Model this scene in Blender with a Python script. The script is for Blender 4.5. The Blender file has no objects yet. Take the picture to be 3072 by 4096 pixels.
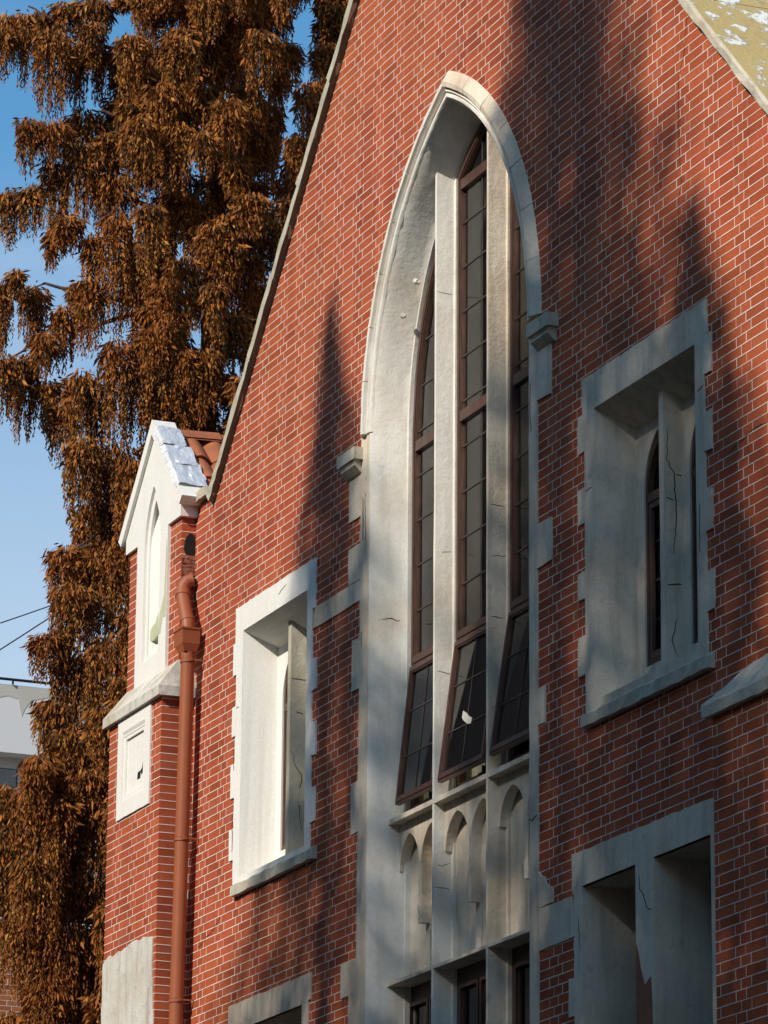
import bpy, bmesh, math, random
import numpy as np
from mathutils import Vector, Matrix
from mathutils import noise as mnoise
from mathutils.geometry import tessellate_polygon

scene = bpy.context.scene
col = scene.collection
R = random.Random(11)
PI = math.pi

# ------------------------------------------------------------------ camera
YAW, PITCH, ROLL, FPX = 1.17629885, 0.280212556, 0.00841372981, 16663.6
CAM = Vector((25.007, -10.866, 1.6))
fwd = Vector((-math.sin(YAW)*math.cos(PITCH), math.cos(YAW)*math.cos(PITCH), math.sin(PITCH)))
r0_ = fwd.cross(Vector((0, 0, 1))).normalized()
u0_ = r0_.cross(fwd)
cr, sr = math.cos(ROLL), math.sin(ROLL)
rgt = cr*r0_ + sr*u0_
upv = -sr*r0_ + cr*u0_
cd = bpy.data.cameras.new('camera')
cam = bpy.data.objects.new('camera', cd)
col.objects.link(cam)
cam.matrix_world = Matrix(((rgt.x, upv.x, -fwd.x, CAM.x), (rgt.y, upv.y, -fwd.y, CAM.y), (rgt.z, upv.z, -fwd.z, CAM.z), (0, 0, 0, 1)))
cd.sensor_fit = 'HORIZONTAL'
cd.sensor_width = 36.0
cd.lens = 36.0*FPX/3072.0
cd.clip_start = 0.5
cd.clip_end = 6000
scene.camera = cam

# ------------------------------------------------------------------ sky, sun, exposure
SUN_AZ = math.radians(23)      # sun stands this far to the right of the wall's normal
SUN_EL = math.radians(34.8)
sdir = Vector((math.sin(SUN_AZ)*math.cos(SUN_EL), -math.cos(SUN_AZ)*math.cos(SUN_EL), math.sin(SUN_EL)))
world = bpy.data.worlds.new('World')
scene.world = world
world.use_nodes = True
wn = world.node_tree
wn.nodes.clear()
w_out = wn.nodes.new('ShaderNodeOutputWorld')
w_bg = wn.nodes.new('ShaderNodeBackground')
w_sky = wn.nodes.new('ShaderNodeTexSky')
w_sky.sky_type = 'NISHITA'
w_sky.sun_disc = False
w_sky.sun_elevation = SUN_EL
w_sky.sun_rotation = math.atan2(sdir.x, sdir.y)
w_sky.air_density = 1.0
w_sky.dust_density = 0.3
w_sky.ozone_density = 2.0
# thin pale cloud veils low over the horizon
w_tc = wn.nodes.new('ShaderNodeTexCoord')
w_map = wn.nodes.new('ShaderNodeMapping')
w_map.inputs['Scale'].default_value = (3.0, 3.0, 9.0)
w_noise = wn.nodes.new('ShaderNodeTexNoise')
w_noise.inputs['Scale'].default_value = 2.2
w_noise.inputs['Detail'].default_value = 7
w_ramp = wn.nodes.new('ShaderNodeValToRGB')
w_ramp.color_ramp.elements[0].position = 0.52
w_ramp.color_ramp.elements[0].color = (0, 0, 0, 1)
w_ramp.color_ramp.elements[1].position = 0.78
w_ramp.color_ramp.elements[1].color = (0.30, 0.30, 0.30, 1)
w_mix = wn.nodes.new('ShaderNodeMix')
w_mix.data_type = 'RGBA'
w_mix.inputs[7].default_value = (8.0, 8.3, 8.8, 1)
wn.links.new(w_tc.outputs['Generated'], w_map.inputs['Vector'])
wn.links.new(w_map.outputs[0], w_noise.inputs['Vector'])
wn.links.new(w_noise.outputs['Fac'], w_ramp.inputs['Fac'])
wn.links.new(w_ramp.outputs['Color'], w_mix.inputs[0])
w_tint = wn.nodes.new('ShaderNodeMix')
w_tint.data_type = 'RGBA'
w_tint.blend_type = 'MULTIPLY'
w_tint.inputs[0].default_value = 1.0
w_tint.inputs[7].default_value = (0.64, 1.14, 1.27, 1)
w_sep = wn.nodes.new('ShaderNodeSeparateXYZ')
w_hz = wn.nodes.new('ShaderNodeMapRange')
w_hz.inputs[1].default_value = 0.10
w_hz.inputs[2].default_value = 0.36
w_hz.inputs[3].default_value = 0.92
w_hz.inputs[4].default_value = 0.0
w_haze = wn.nodes.new('ShaderNodeMix')
w_haze.data_type = 'RGBA'
w_haze.inputs[7].default_value = (7.2, 6.8, 6.5, 1)
wn.links.new(w_tc.outputs['Generated'], w_sep.inputs[0])
wn.links.new(w_sep.outputs['Z'], w_hz.inputs[0])
wn.links.new(w_hz.outputs[0], w_haze.inputs[0])
wn.links.new(w_sky.outputs['Color'], w_tint.inputs[6])
wn.links.new(w_tint.outputs[2], w_haze.inputs[6])
wn.links.new(w_haze.outputs[2], w_mix.inputs[6])
wn.links.new(w_mix.outputs[2], w_bg.inputs['Color'])
wn.links.new(w_bg.outputs[0], w_out.inputs[0])
w_bg.inputs['Strength'].default_value = 0.125
sd = bpy.data.lights.new('sun', 'SUN')
sd.energy = 4.6
sd.angle = math.radians(0.6)
sd.color = (1.0, 0.93, 0.82)
sun = bpy.data.objects.new('sun', sd)
col.objects.link(sun)
sun.rotation_euler = sdir.to_track_quat('Z', 'Y').to_euler()
sun.location = (10, -30, 40)
scene.view_settings.view_transform = 'Standard'
scene.view_settings.look = 'None'
scene.view_settings.gamma = 1
scene.view_settings.use_curve_mapping = False
scene.view_settings.exposure = 0.0

# ------------------------------------------------------------------ materials
class NT:
    def __init__(s, name):
        s.m = bpy.data.materials.new(name)
        s.m.use_nodes = True
        s.t = s.m.node_tree
        s.b = s.t.nodes['Principled BSDF']
        s.geo = s.t.nodes.new('ShaderNodeNewGeometry')
        s.pos = s.geo.outputs['Position']
    def mapped(s, sc):
        n = s.t.nodes.new('ShaderNodeMapping')
        n.inputs['Scale'].default_value = sc
        s.t.links.new(s.pos, n.inputs['Vector'])
        return n.outputs[0]
    def noise(s, scale, detail=5, vec=None, rough=0.55):
        n = s.t.nodes.new('ShaderNodeTexNoise')
        n.inputs['Scale'].default_value = scale
        n.inputs['Detail'].default_value = detail
        n.inputs['Roughness'].default_value = rough
        s.t.links.new(vec if vec is not None else s.pos, n.inputs['Vector'])
        return n.outputs['Fac']
    def ramp(s, fac, stops):
        n = s.t.nodes.new('ShaderNodeValToRGB')
        e = n.color_ramp.elements
        while len(e) < len(stops):
            e.new(0.5)
        for i, (p, c) in enumerate(stops):
            e[i].position = p
            e[i].color = (c, c, c, 1) if isinstance(c, (int, float)) else (*c, 1)
        s.t.links.new(fac, n.inputs['Fac'])
        return n.outputs['Color']
    def mix(s, fac, a, b, mode='MIX'):
        n = s.t.nodes.new('ShaderNodeMix')
        n.data_type = 'RGBA'
        n.blend_type = mode
        for k, v in ((0, fac), (6, a), (7, b)):
            if isinstance(v, bpy.types.NodeSocket):
                s.t.links.new(v, n.inputs[k])
            elif k == 0:
                n.inputs[0].default_value = v
            else:
                n.inputs[k].default_value = (*v, 1)
        return n.outputs[2]
    def math(s, op, a, b=None):
        n = s.t.nodes.new('ShaderNodeMath')
        n.operation = op
        for k, v in ((0, a), (1, b)):
            if v is None:
                continue
            if isinstance(v, bpy.types.NodeSocket):
                s.t.links.new(v, n.inputs[k])
            else:
                n.inputs[k].default_value = v
        return n.outputs[0]
    def rnd(s):
        oi = s.t.nodes.new('ShaderNodeObjectInfo')
        return s.math('FRACT', s.math('ADD', s.geo.outputs['Random Per Island'], oi.outputs['Random']))
    def color(s, c):
        if isinstance(c, bpy.types.NodeSocket):
            s.t.links.new(c, s.b.inputs['Base Color'])
        else:
            s.b.inputs['Base Color'].default_value = (*c, 1)
    def bump(s, h, strength=0.3, dist=0.01):
        n = s.t.nodes.new('ShaderNodeBump')
        n.inputs['Strength'].default_value = strength
        n.inputs['Distance'].default_value = dist
        s.t.links.new(h, n.inputs['Height'])
        s.t.links.new(n.outputs[0], s.b.inputs['Normal'])
    def rough(s, v, spec=0.3):
        s.b.inputs['Roughness'].default_value = v
        s.b.inputs['Specular IOR Level'].default_value = spec

def m_brick(name, base, var=1.0):
    n = NT(name)
    r = n.rnd()
    b = Vector(base)
    c = n.ramp(r, [(0.0, tuple(b*0.72)), (0.3, tuple(b*0.92)), (0.6, tuple(b)), (0.85, (b.x*1.08, b.y*1.18, b.z*1.1)), (1.0, (b.x*0.85, b.y*1.05, b.z*1.3))])
    big = n.ramp(n.noise(0.55, 3), [(0.45, 0.0), (0.75, 0.5)])
    c = n.mix(big, c, (b.x*1.05, b.y*1.45, b.z*1.0))
    streak = n.ramp(n.noise(1.0, 5, n.mapped((3.5, 3.5, 0.35))), [(0.35, 0.74), (0.6, 1.0)])
    c = n.mix(0.75, c, streak, 'MULTIPLY')
    fine = n.ramp(n.noise(38, 6), [(0.3, 0.82), (0.6, 1.04)])
    c = n.mix(0.8, c, fine, 'MULTIPLY')
    n.color(c)
    n.rough(0.7, 0.08)
    n.bump(n.noise(55, 5), 0.35, 0.004)
    return n.m

def m_stucco(name, base, stain=(0.42, 0.28, 0.16), dirt=(0.22, 0.20, 0.17), sa=0.5, da=0.5, bump=0.4, bsc=22):
    n = NT(name)
    c = n.mix(n.ramp(n.noise(1.6, 6), [(0.45, 0.0), (0.72, sa)]), base, stain)
    c = n.mix(n.ramp(n.noise(2.2, 7, n.mapped((5, 5, 0.5))), [(0.48, 0.0), (0.78, da)]), c, dirt)
    c = n.mix(n.ramp(n.noise(9, 8, None, 0.7), [(0.56, 0.0), (0.72, da*0.8)]), c, dirt)
    c = n.mix(0.6, c, n.ramp(n.noise(60, 5), [(0.3, 0.85), (0.65, 1.03)]), 'MULTIPLY')
    n.color(c)
    n.rough(0.85, 0.15)
    h = n.math('ADD', n.noise(bsc, 8, None, 0.65), n.math('MULTIPLY', n.noise(110, 4), 0.35))
    n.bump(h, bump, 0.012)
    return n.m

M = {}
M['brick'] = m_brick('painted_brick', (0.45, 0.098, 0.045))
n = NT('mortar_white')
r = n.rnd()
f = n.ramp(r, [(0.0, 0.0), (0.5, 0.05), (0.75, 0.45), (1.0, 0.85)])
f2 = n.ramp(n.noise(5, 5), [(0.5, 0.0), (0.8, 0.55)])
n.color(n.mix(n.math('MAXIMUM', f, f2), (0.80, 0.65, 0.55), (0.47, 0.17, 0.11)))
n.rough(0.8)
M['mortar'] = n.m
n = NT('mortar_bed')
n.color(n.mix(n.ramp(n.noise(5, 5), [(0.5, 0.0), (0.8, 0.35)]), (0.82, 0.69, 0.60), (0.5, 0.2, 0.13)))
n.rough(0.8)
M['mortar_bed'] = n.m
n = NT('mortar_backing')
n.color((0.36, 0.12, 0.08)); n.rough(0.9)
M['backing'] = n.m
M['white'] = m_stucco('white_plaster', (0.80, 0.76, 0.68), (0.56, 0.40, 0.25), (0.42, 0.38, 0.31), 0.5, 0.4, 0.45)
M['clean'] = m_stucco('fresh_white_paint', (0.82, 0.79, 0.73), (0.68, 0.66, 0.58), (0.5, 0.48, 0.42), 0.2, 0.15, 0.16)
M['stone'] = m_stucco('stained_plaster', (0.75, 0.64, 0.50), (0.50, 0.32, 0.19), (0.30, 0.26, 0.21), 0.6, 0.55, 0.5)
M['reveal'] = m_stucco('weathered_plaster', (0.75, 0.65, 0.52), (0.50, 0.33, 0.18), (0.28, 0.24, 0.18), 0.5, 0.6, 0.7)
M['worn'] = m_stucco('worn_stone', (0.58, 0.53, 0.42), (0.44, 0.34, 0.20), (0.20, 0.17, 0.13), 0.5, 0.5, 0.9, 14)
M['coping'] = m_stucco('coping_stone', (0.50, 0.46, 0.35), (0.36, 0.30, 0.20), (0.16, 0.13, 0.10), 0.4, 0.45, 0.6, 12)
M['soffit'] = m_stucco('shaded_underside', (0.16, 0.13, 0.09), (0.24, 0.19, 0.11), (0.05, 0.04, 0.03), 0.6, 0.6, 0.9, 14)  # soffit shade put into the colour, mottled with random stains
M['rubble'] = m_stucco('broken_brick', (0.30, 0.11, 0.07), (0.42, 0.20, 0.10), (0.10, 0.05, 0.045), 0.8, 0.8, 1.0, 10)
M['patch'] = m_stucco('cement_render', (0.64, 0.61, 0.54), (0.46, 0.36, 0.24), (0.26, 0.23, 0.18), 0.8, 0.8, 0.9, 9)
n = NT('flaking_coping_paint')
pk = n.ramp(n.noise(2.6, 9, n.mapped((2.2, 2.2, 2.2)), 0.68), [(0.53, 0.0), (0.58, 1.0)])
pt = n.ramp(n.noise(4.5, 8, None, 0.65), [(0.55, 0.0), (0.63, 0.8)])
c = n.mix(pk, n.mix(n.noise(3), (0.44, 0.32, 0.12), (0.54, 0.41, 0.18)), (0.78, 0.76, 0.70))
c = n.mix(pt, c, (0.40, 0.27, 0.14))
n.color(c); n.rough(0.8)
n.bump(n.math('ADD', pk, n.noise(25, 8)), 0.6, 0.012)
M['flake'] = n.m
n = NT('brown_timber')
g = n.noise(6, 6, n.mapped((14, 14, 1.0)))
n.color(n.mix(n.ramp(g, [(0.35, 0.0), (0.7, 1.0)]), (0.055, 0.027, 0.020), (0.12, 0.058, 0.042)))
n.rough(0.42, 0.4); n.bump(g, 0.15, 0.004)
M['wood'] = n.m
n = NT('lead_bar'); n.color((0.07, 0.055, 0.045)); n.rough(0.6); M['lead'] = n.m
n = NT('dark_iron'); n.color((0.02, 0.018, 0.02)); n.rough(0.6); M['iron'] = n.m
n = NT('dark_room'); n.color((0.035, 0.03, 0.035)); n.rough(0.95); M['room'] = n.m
n = NT('brick_crack'); n.color((0.09, 0.03, 0.02)); n.rough(0.95); M['bcrack'] = n.m
n = NT('crack_dark'); n.color((0.035, 0.028, 0.025)); n.rough(0.95); M['crack'] = n.m
n = NT('hole_dark'); n.color((0.02, 0.012, 0.012)); n.rough(0.95); M['hole'] = n.m
n = NT('curtain_cloth')
wv = n.noise(3, 4, n.mapped((9, 9, 0.4)))
n.color(n.mix(wv, (0.68, 0.68, 0.50), (0.82, 0.81, 0.66))); n.rough(0.9)
M['curtain'] = n.m
n = NT('pale_board'); n.color((0.62, 0.57, 0.46)); n.rough(0.7); M['board'] = n.m
n = NT('blue_print'); n.color((0.01, 0.17, 0.30)); n.rough(0.5); M['blue'] = n.m
n = NT('white_print'); n.color((0.8, 0.82, 0.82)); n.rough(0.5); M['print'] = n.m
n = NT('paper'); n.color((0.72, 0.66, 0.55)); n.rough(0.8); M['paper'] = n.m
n = NT('drainpipe_paint')
n.color(n.mix(n.ramp(n.noise(4, 6), [(0.4, 0.0), (0.8, 0.6)]), (0.33, 0.095, 0.036), (0.24, 0.075, 0.04)))
n.rough(0.5, 0.35); n.bump(n.noise(30, 4), 0.12, 0.004)
M['pipe'] = n.m
n = NT('clay_tile')
n.color(n.mix(n.ramp(n.noise(5, 7), [(0.35, 0.0), (0.75, 1.0)]), (0.42, 0.13, 0.05), (0.24, 0.085, 0.045)))
n.rough(0.75); n.bump(n.noise(28, 6), 0.5, 0.01)
M['tile'] = n.m
n = NT('silver_foil')
n.color((0.85, 0.85, 0.87)); n.b.inputs['Metallic'].default_value = 0.45
n.rough(0.38, 0.5)
n.bump(n.noise(14, 3, n.mapped((1, 1.6, 1)), 0.5), 0.5, 0.02)
M['foil'] = n.m
n = NT('moss_paint'); n.color(n.mix(n.noise(8, 6), (0.42, 0.44, 0.25), (0.60, 0.60, 0.44))); n.rough(0.85)
n.bump(n.noise(20, 6), 0.4, 0.01); M['moss'] = n.m
n = NT('white_render')
c = n.mix(n.ramp(n.noise(0.5, 7, n.mapped((2.5, 2.5, 0.6))), [(0.5, 0.0), (0.72, 0.5)]), (0.80, 0.79, 0.77), (0.50, 0.46, 0.39))
n.color(c); n.rough(0.9); M['render'] = n.m
n = NT('damp_stain'); n.color(n.mix(n.noise(3, 6), (0.50, 0.47, 0.39), (0.68, 0.65, 0.58))); n.rough(0.9); M['damp'] = n.m
n = NT('dark_brick')
bt = n.t.nodes.new('ShaderNodeTexBrick')
bt.inputs['Color1'].default_value = (0.12, 0.065, 0.05, 1)
bt.inputs['Color2'].default_value = (0.09, 0.05, 0.04, 1)
bt.inputs['Mortar'].default_value = (0.45, 0.36, 0.30, 1)
bt.inputs['Scale'].default_value = 1.0
bt.inputs['Brick Width'].default_value = .25
bt.inputs['Row Height'].default_value = .075
bt.inputs['Mortar Size'].default_value = .008
mp_ = n.t.nodes.new('ShaderNodeMapping')
mp_.inputs['Rotation'].default_value = (-PI/2, 0, 0)
n.t.links.new(n.pos, mp_.inputs['Vector'])
n.t.links.new(mp_.outputs[0], bt.inputs['Vector'])
n.color(bt.outputs['Color']); n.rough(0.9)
M['dark_brick'] = n.m
M['brick_far'] = m_brick('orange_brick', (0.42, 0.135, 0.055))
n = NT('ground_paving'); n.color(n.mix(n.noise(0.8, 6), (0.07, 0.055, 0.04), (0.11, 0.085, 0.06))); n.rough(0.9); M['ground'] = n.m
n = NT('bark'); n.color(n.mix(n.noise(5, 6, n.mapped((6, 6, 1))), (0.05, 0.03, 0.022), (0.14, 0.085, 0.055))); n.rough(0.9)
n.bump(n.noise(9, 6, n.mapped((5, 5, 0.8))), 0.8, 0.02); M['bark'] = n.m

def m_leaf(name, stops, trans=0.25):
    n = NT(name)
    c = n.ramp(n.geo.outputs['Random Per Island'], stops)
    c = n.mix(n.ramp(n.noise(1.3, 3), [(0.4, 0.0), (0.7, 0.6)]), c, (0.31, 0.095, 0.022))
    n.color(c)
    n.rough(0.75, 0.12)
    tr = n.t.nodes.new('ShaderNodeBsdfTranslucent')
    n.t.links.new(c, tr.inputs['Color'])
    mx = n.t.nodes.new('ShaderNodeMixShader')
    mx.inputs[0].default_value = trans
    n.t.links.new(n.b.outputs[0], mx.inputs[1])
    n.t.links.new(tr.outputs[0], mx.inputs[2])
    n.t.links.new(mx.outputs[0], n.t.nodes['Material Output'].inputs[0])
    return n.m
M['leaf'] = m_leaf('rust_foliage', [(0.0, (0.05, 0.026, 0.012)), (0.3, (0.12, 0.055, 0.018)), (0.55, (0.31, 0.12, 0.022)), (0.8, (0.40, 0.125, 0.024)), (0.94, (0.52, 0.25, 0.055)), (1.0, (0.20, 0.13, 0.035))], .12)
M['leaf_dark'] = m_leaf('brown_foliage', [(0.0, (0.08, 0.05, 0.02)), (1.0, (0.16, 0.09, 0.03))], 0.1)

def m_glass(name, tint=(0.80, 0.82, 0.78), base=0.10):
    m = bpy.data.materials.new(name)
    m.use_nodes = True
    t = m.node_tree
    t.nodes.clear()
    o = t.nodes.new('ShaderNodeOutputMaterial')
    mx = t.nodes.new('ShaderNodeMixShader')
    tr = t.nodes.new('ShaderNodeBsdfTransparent')
    tr.inputs[0].default_value = (*tint, 1)
    gl = t.nodes.new('ShaderNodeBsdfGlossy')
    gl.inputs['Roughness'].default_value = 0.06
    gl.inputs['Color'].default_value = (0.9, 0.9, 0.9, 1)
    fr = t.nodes.new('ShaderNodeFresnel')
    fr.inputs['IOR'].default_value = 1.45
    ad = t.nodes.new('ShaderNodeMath')
    ad.operation = 'ADD'
    ad.inputs[1].default_value = base*0.3
    t.links.new(fr.outputs[0], ad.inputs[0])
    t.links.new(ad.outputs[0], mx.inputs[0])
    t.links.new(tr.outputs[0], mx.inputs[1])
    t.links.new(gl.outputs[0], mx.inputs[2])
    t.links.new(mx.outputs[0], o.inputs[0])
    return m
M['glass'] = m_glass('window_glass', (0.90, 0.91, 0.88))
M['glass_dusty'] = m_glass('dusty_glass', (0.55, 0.54, 0.50), 0.2)

# ------------------------------------------------------------------ builders
def jloop(loop, step=0.07, amp=0.003):
    out = []
    k = len(loop)
    for i in range(k):
        a, b = loop[i], loop[(i+1) % k]
        d = math.hypot(b[0]-a[0], b[1]-a[1])
        m = max(1, int(d/step))
        for j in range(m):
            t = j/m
            out.append((a[0]+(b[0]-a[0])*t+R.gauss(0, amp), a[1]+(b[1]-a[1])*t+R.gauss(0, amp)))
    return out

class MB:
    def __init__(s):
        s.v, s.f = [], []
    def poly(s, pts):
        i = len(s.v)
        s.v += [tuple(p) for p in pts]
        s.f.append(tuple(range(i, i+len(pts))))
    def box(s, x0, x1, y0, y1, z0, z1):
        i = len(s.v)
        s.v += [(x0, y0, z0), (x1, y0, z0), (x1, y1, z0), (x0, y1, z0), (x0, y0, z1), (x1, y0, z1), (x1, y1, z1), (x0, y1, z1)]
        s.f += [tuple(i+k for k in q) for q in ((0, 1, 5, 4), (1, 2, 6, 5), (2, 3, 7, 6), (3, 0, 4, 7), (4, 5, 6, 7), (3, 2, 1, 0))]
    def loft(s, a, b, caps=True):
        """join two equal rings of 3D points"""
        i, k = len(s.v), len(a)
        s.v += [tuple(p) for p in a]+[tuple(p) for p in b]
        for j in range(k):
            s.f.append((i+j, i+(j+1) % k, i+k+(j+1) % k, i+k+j))
        if caps:
            s.f.append(tuple(range(i+k-1, i-1, -1)))
            s.f.append(tuple(range(i+k, i+2*k)))
    def prism_y(s, loop, y0, y1):
        s.loft([(x, y0, z) for x, z in loop], [(x, y1, z) for x, z in loop])
    def prism_x(s, prof, x0, x1, e0=0, e1=0):
        s.loft([(x0, y, z) for y, z in prof], [(x1, y, z) for y, z in prof])
    def plate(s, outer, holes, y0, y1, tf=None):
        loops = [outer]+list(holes)
        flat = [p for l in loops for p in l]
        tris = tessellate_polygon([[Vector((p[0], p[1], 0)) for p in l] for l in loops])
        i, k = len(s.v), len(flat)
        tf = tf or (lambda x, y, z: (x, y, z))
        s.v += [tf(x, y0, z) for x, z in flat]+[tf(x, y1, z) for x, z in flat]
        for a, b, c in tris:
            s.f.append((i+a, i+b, i+c))
            s.f.append((i+k+c, i+k+b, i+k+a))
        o = i
        for l in loops:
            m = len(l)
            for j in range(m):
                a, b = o+j, o+(j+1) % m
                s.f.append((a, b, b+k, a+k))
            o += m
    def grid(s, rows):
        i, k = len(s.v), len(rows[0])
        for r_ in rows:
            s.v += [tuple(p) for p in r_]
        for a in range(len(rows)-1):
            for b in range(k-1):
                s.f.append((i+a*k+b, i+a*k+b+1, i+(a+1)*k+b+1, i+(a+1)*k+b))
    def tube(s, path, radii, n=12, caps=True):
        rings = []
        up = Vector((0.3, 0.9, 0.2))
        P = [Vector(p) for p in path]
        for j, p in enumerate(P):
            t = (P[min(j+1, len(P)-1)]-P[max(j-1, 0)]).normalized()
            a = t.cross(up).normalized()
            b = t.cross(a).normalized()
            rr = radii[j] if isinstance(radii, (list, tuple)) else radii
            rings.append([p+(a*math.cos(2*PI*q/n)+b*math.sin(2*PI*q/n))*rr for q in range(n)])
        i = len(s.v)
        for r_ in rings:
            s.v += [tuple(p) for p in r_]
        for a in range(len(rings)-1):
            for b in range(n):
                s.f.append((i+a*n+b, i+a*n+(b+1) % n, i+(a+1)*n+(b+1) % n, i+(a+1)*n+b))
        if caps:
            s.f.append(tuple(range(i+n-1, i-1, -1)))
            s.f.append(tuple(range(i+(len(rings)-1)*n, i+len(rings)*n)))
    def mesh(s, name, mat, smooth=False, fix=True):
        me = bpy.data.meshes.new(name)
        me.from_pydata(s.v, [], s.f)
        if fix:
            bm = bmesh.new()
            bm.from_mesh(me)
            bmesh.ops.recalc_face_normals(bm, faces=bm.faces)
            bm.to_mesh(me)
            bm.free()
        me.materials.append(mat)
        if smooth:
            me.polygons.foreach_set('use_smooth', [True]*len(me.polygons))
            me.set_sharp_from_angle(angle=math.radians(40))
        return me
    def build(s, name, mat, parent=None, smooth=False, kind=None, fix=True):
        return link(name, s.mesh(name, mat, smooth, fix), parent, kind)

def link(name, data, parent=None, kind=None, loc=None):
    o = bpy.data.objects.new(name, data)
    col.objects.link(o)
    if parent:
        o.parent = parent
        if loc is None:
            o.matrix_parent_inverse = Matrix.Identity(4)
    if loc is not None:
        o.location = loc
    if kind:
        o['kind'] = kind
    return o

def thing(name, label, cat, group=None):
    o = bpy.data.objects.new(name, None)
    col.objects.link(o)
    return tag(o, label, cat, group)

def tag(o, label, cat, group=None):
    o['label'] = label
    o['category'] = cat
    if group:
        o['group'] = group
    return o

def clip_half(poly, nx, nz, d):
    """keep nx*x+nz*z <= d"""
    out = []
    k = len(poly)
    for i in range(k):
        a, b = poly[i], poly[(i+1) % k]
        fa, fb = nx*a[0]+nz*a[1]-d, nx*b[0]+nz*b[1]-d
        if fa <= 0:
            out.append(a)
        if (fa < 0 < fb) or (fb < 0 < fa):
            t = fa/(fa-fb)
            out.append((a[0]+(b[0]-a[0])*t, a[1]+(b[1]-a[1])*t))
    return out if len(out) >= 3 else []

def subtract(ivs, a, b):
    out = []
    for x0, x1 in ivs:
        if b <= x0 or a >= x1:
            out.append((x0, x1))
            continue
        if a > x0:
            out.append((x0, a))
        if b < x1:
            out.append((b, x1))
    return out

def in_frame(p, margin=0.0):
    d = Vector(p)-CAM
    w = d.dot(fwd)
    if w <= 0:
        return False
    x = d.dot(rgt)/w*FPX/1536
    y = d.dot(upv)/w*FPX/2048
    return abs(x) < 1+margin and abs(y) < 1+margin

# ------------------------------------------------------------------ ground
g = MB()
g.poly([(-800, -800, 0), (800, -800, 0), (800, 800, 0), (-800, 800, 0)])
gr = g.build('ground', M['ground'])
gr['kind'] = 'structure'

# ------------------------------------------------------------------ church building
church = thing('church_building', 'red brick gabled building with tall pointed window, white stone trim and corner buttress', 'building')

XC, SP, CC = 0.027, 10.39, 0.921      # tall window: centre line, spring height, arc centre offset
R_OPEN = 2.256
def arc_pt(r, t, side):
    th = t*math.acos(CC/r)
    return (XC+side*(r*math.cos(th)-CC), SP+r*math.sin(th))
def arc_loop(r, zb, n=14):
    pts = [(XC-(r-CC), zb)]+[arc_pt(r, t/n, -1) for t in range(n+1)]
    return pts+[arc_pt(r, t/n, 1) for t in range(n-1, -1, -1)]+[(XC+(r-CC), zb)]
def arc_z(x, r):
    d = abs(x-XC)+CC
    return SP+math.sqrt(max(r*r-d*d, 0))
def arc_half(z, r):
    if z <= SP:
        return r-CC
    v = r*r-(z-SP)**2
    return (math.sqrt(v)-CC) if v > CC*CC else None

GA = (-0.05, 15.56)                    # gable apex
GL, GRs = 1.0715, 1.0275                 # slopes
def zl(x): return GA[1]-GL*(GA[0]-x)
def zr(x): return 11.776-GRs*(x-3.661)+.012

LW = (-3.84, -2.517, 7.60, 9.514)
RW = (2.36, 3.766, 7.62, 9.51)
LL = (-3.84, -2.517, 4.50, 6.445)
LRA = (2.157, 2.900, 4.3, 6.488)
LRB = (3.146, 3.889, 4.3, 6.488)
def rect(w, e=0.0):
    return [(w[0]-e, w[2]-e), (w[1]+e, w[2]-e), (w[1]+e, w[3]+e), (w[0]-e, w[3]+e)]

wb = MB()
outline = [(-6.15, -0.2), (7.6, -0.2), (7.6, zr(7.6)), GA, (-4.55, zl(-4.55)), (-4.95, 10.80), (-6.15, 10.72)]
wb.plate(outline, [rect(LW, 0.02), rect(RW, 0.02), rect(LL, 0.02), rect(LRA, 0.02), rect(LRB, 0.02), arc_loop(R_OPEN+0.02, 4.2)], 0.004, 0.55)
gable = wb.build('gable_wall', M['backing'], church)
# side walls and a closed dark interior
sw = MB()
sw.box(-6.15, -5.85, 0.56, 14, -0.2, 10.3)
sw.box(7.3, 7.6, 0.56, 14, -0.2, 7.4)
sw.box(-6.15, 7.6, 14, 14.3, -0.2, 10.3)
sw.build('side_wall', M['brick'], church)
rm = MB()
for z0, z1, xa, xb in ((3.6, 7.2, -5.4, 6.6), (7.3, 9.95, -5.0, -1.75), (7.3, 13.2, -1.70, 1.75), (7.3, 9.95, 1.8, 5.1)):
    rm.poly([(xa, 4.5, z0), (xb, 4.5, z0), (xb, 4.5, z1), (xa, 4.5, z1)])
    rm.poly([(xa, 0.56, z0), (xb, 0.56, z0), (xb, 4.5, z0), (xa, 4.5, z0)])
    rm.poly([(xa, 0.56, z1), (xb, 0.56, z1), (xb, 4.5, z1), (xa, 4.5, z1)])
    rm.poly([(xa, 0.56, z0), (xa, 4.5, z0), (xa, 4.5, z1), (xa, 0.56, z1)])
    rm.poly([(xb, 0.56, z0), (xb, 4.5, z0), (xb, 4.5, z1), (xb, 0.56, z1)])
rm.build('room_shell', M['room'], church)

# stone that covers brick (x0, x1, z0, z1)
TEETH_BL = [(-1.722, 9.814, 10.12), (-1.722, 9.345, 9.614), (-1.64, 8.55, 8.917), (-1.63, 7.515, 7.876), (-1.784, 6.375, 6.62)]
TEETH_BR = [(1.72, 9.803, 10.15), (1.722, 8.678, 8.968), (1.62, 7.635, 7.88)]
TEETH_LL = [(-4.045, 9.20, 9.448), (-4.048, 8.72, 8.956), (-4.06, 8.24, 8.508), (-4.068, 7.76, 8.004)]
TEETH_LR = [(-2.33, 8.731, 8.962), (-2.325, 8.242, 8.49), (-2.322, 7.748, 7.998)]
TEETH_RL = [(2.122, 9.265, 9.505), (2.118, 8.797, 9.03), (2.116, 8.308, 8.483), (2.112, 7.815, 8.063)]
TEETH_RR = [(3.975, 9.286, 9.53), (3.97, 8.803, 9.045), (3.963, 8.31, 8.56), (3.97, 7.82, 8.062)]
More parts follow.
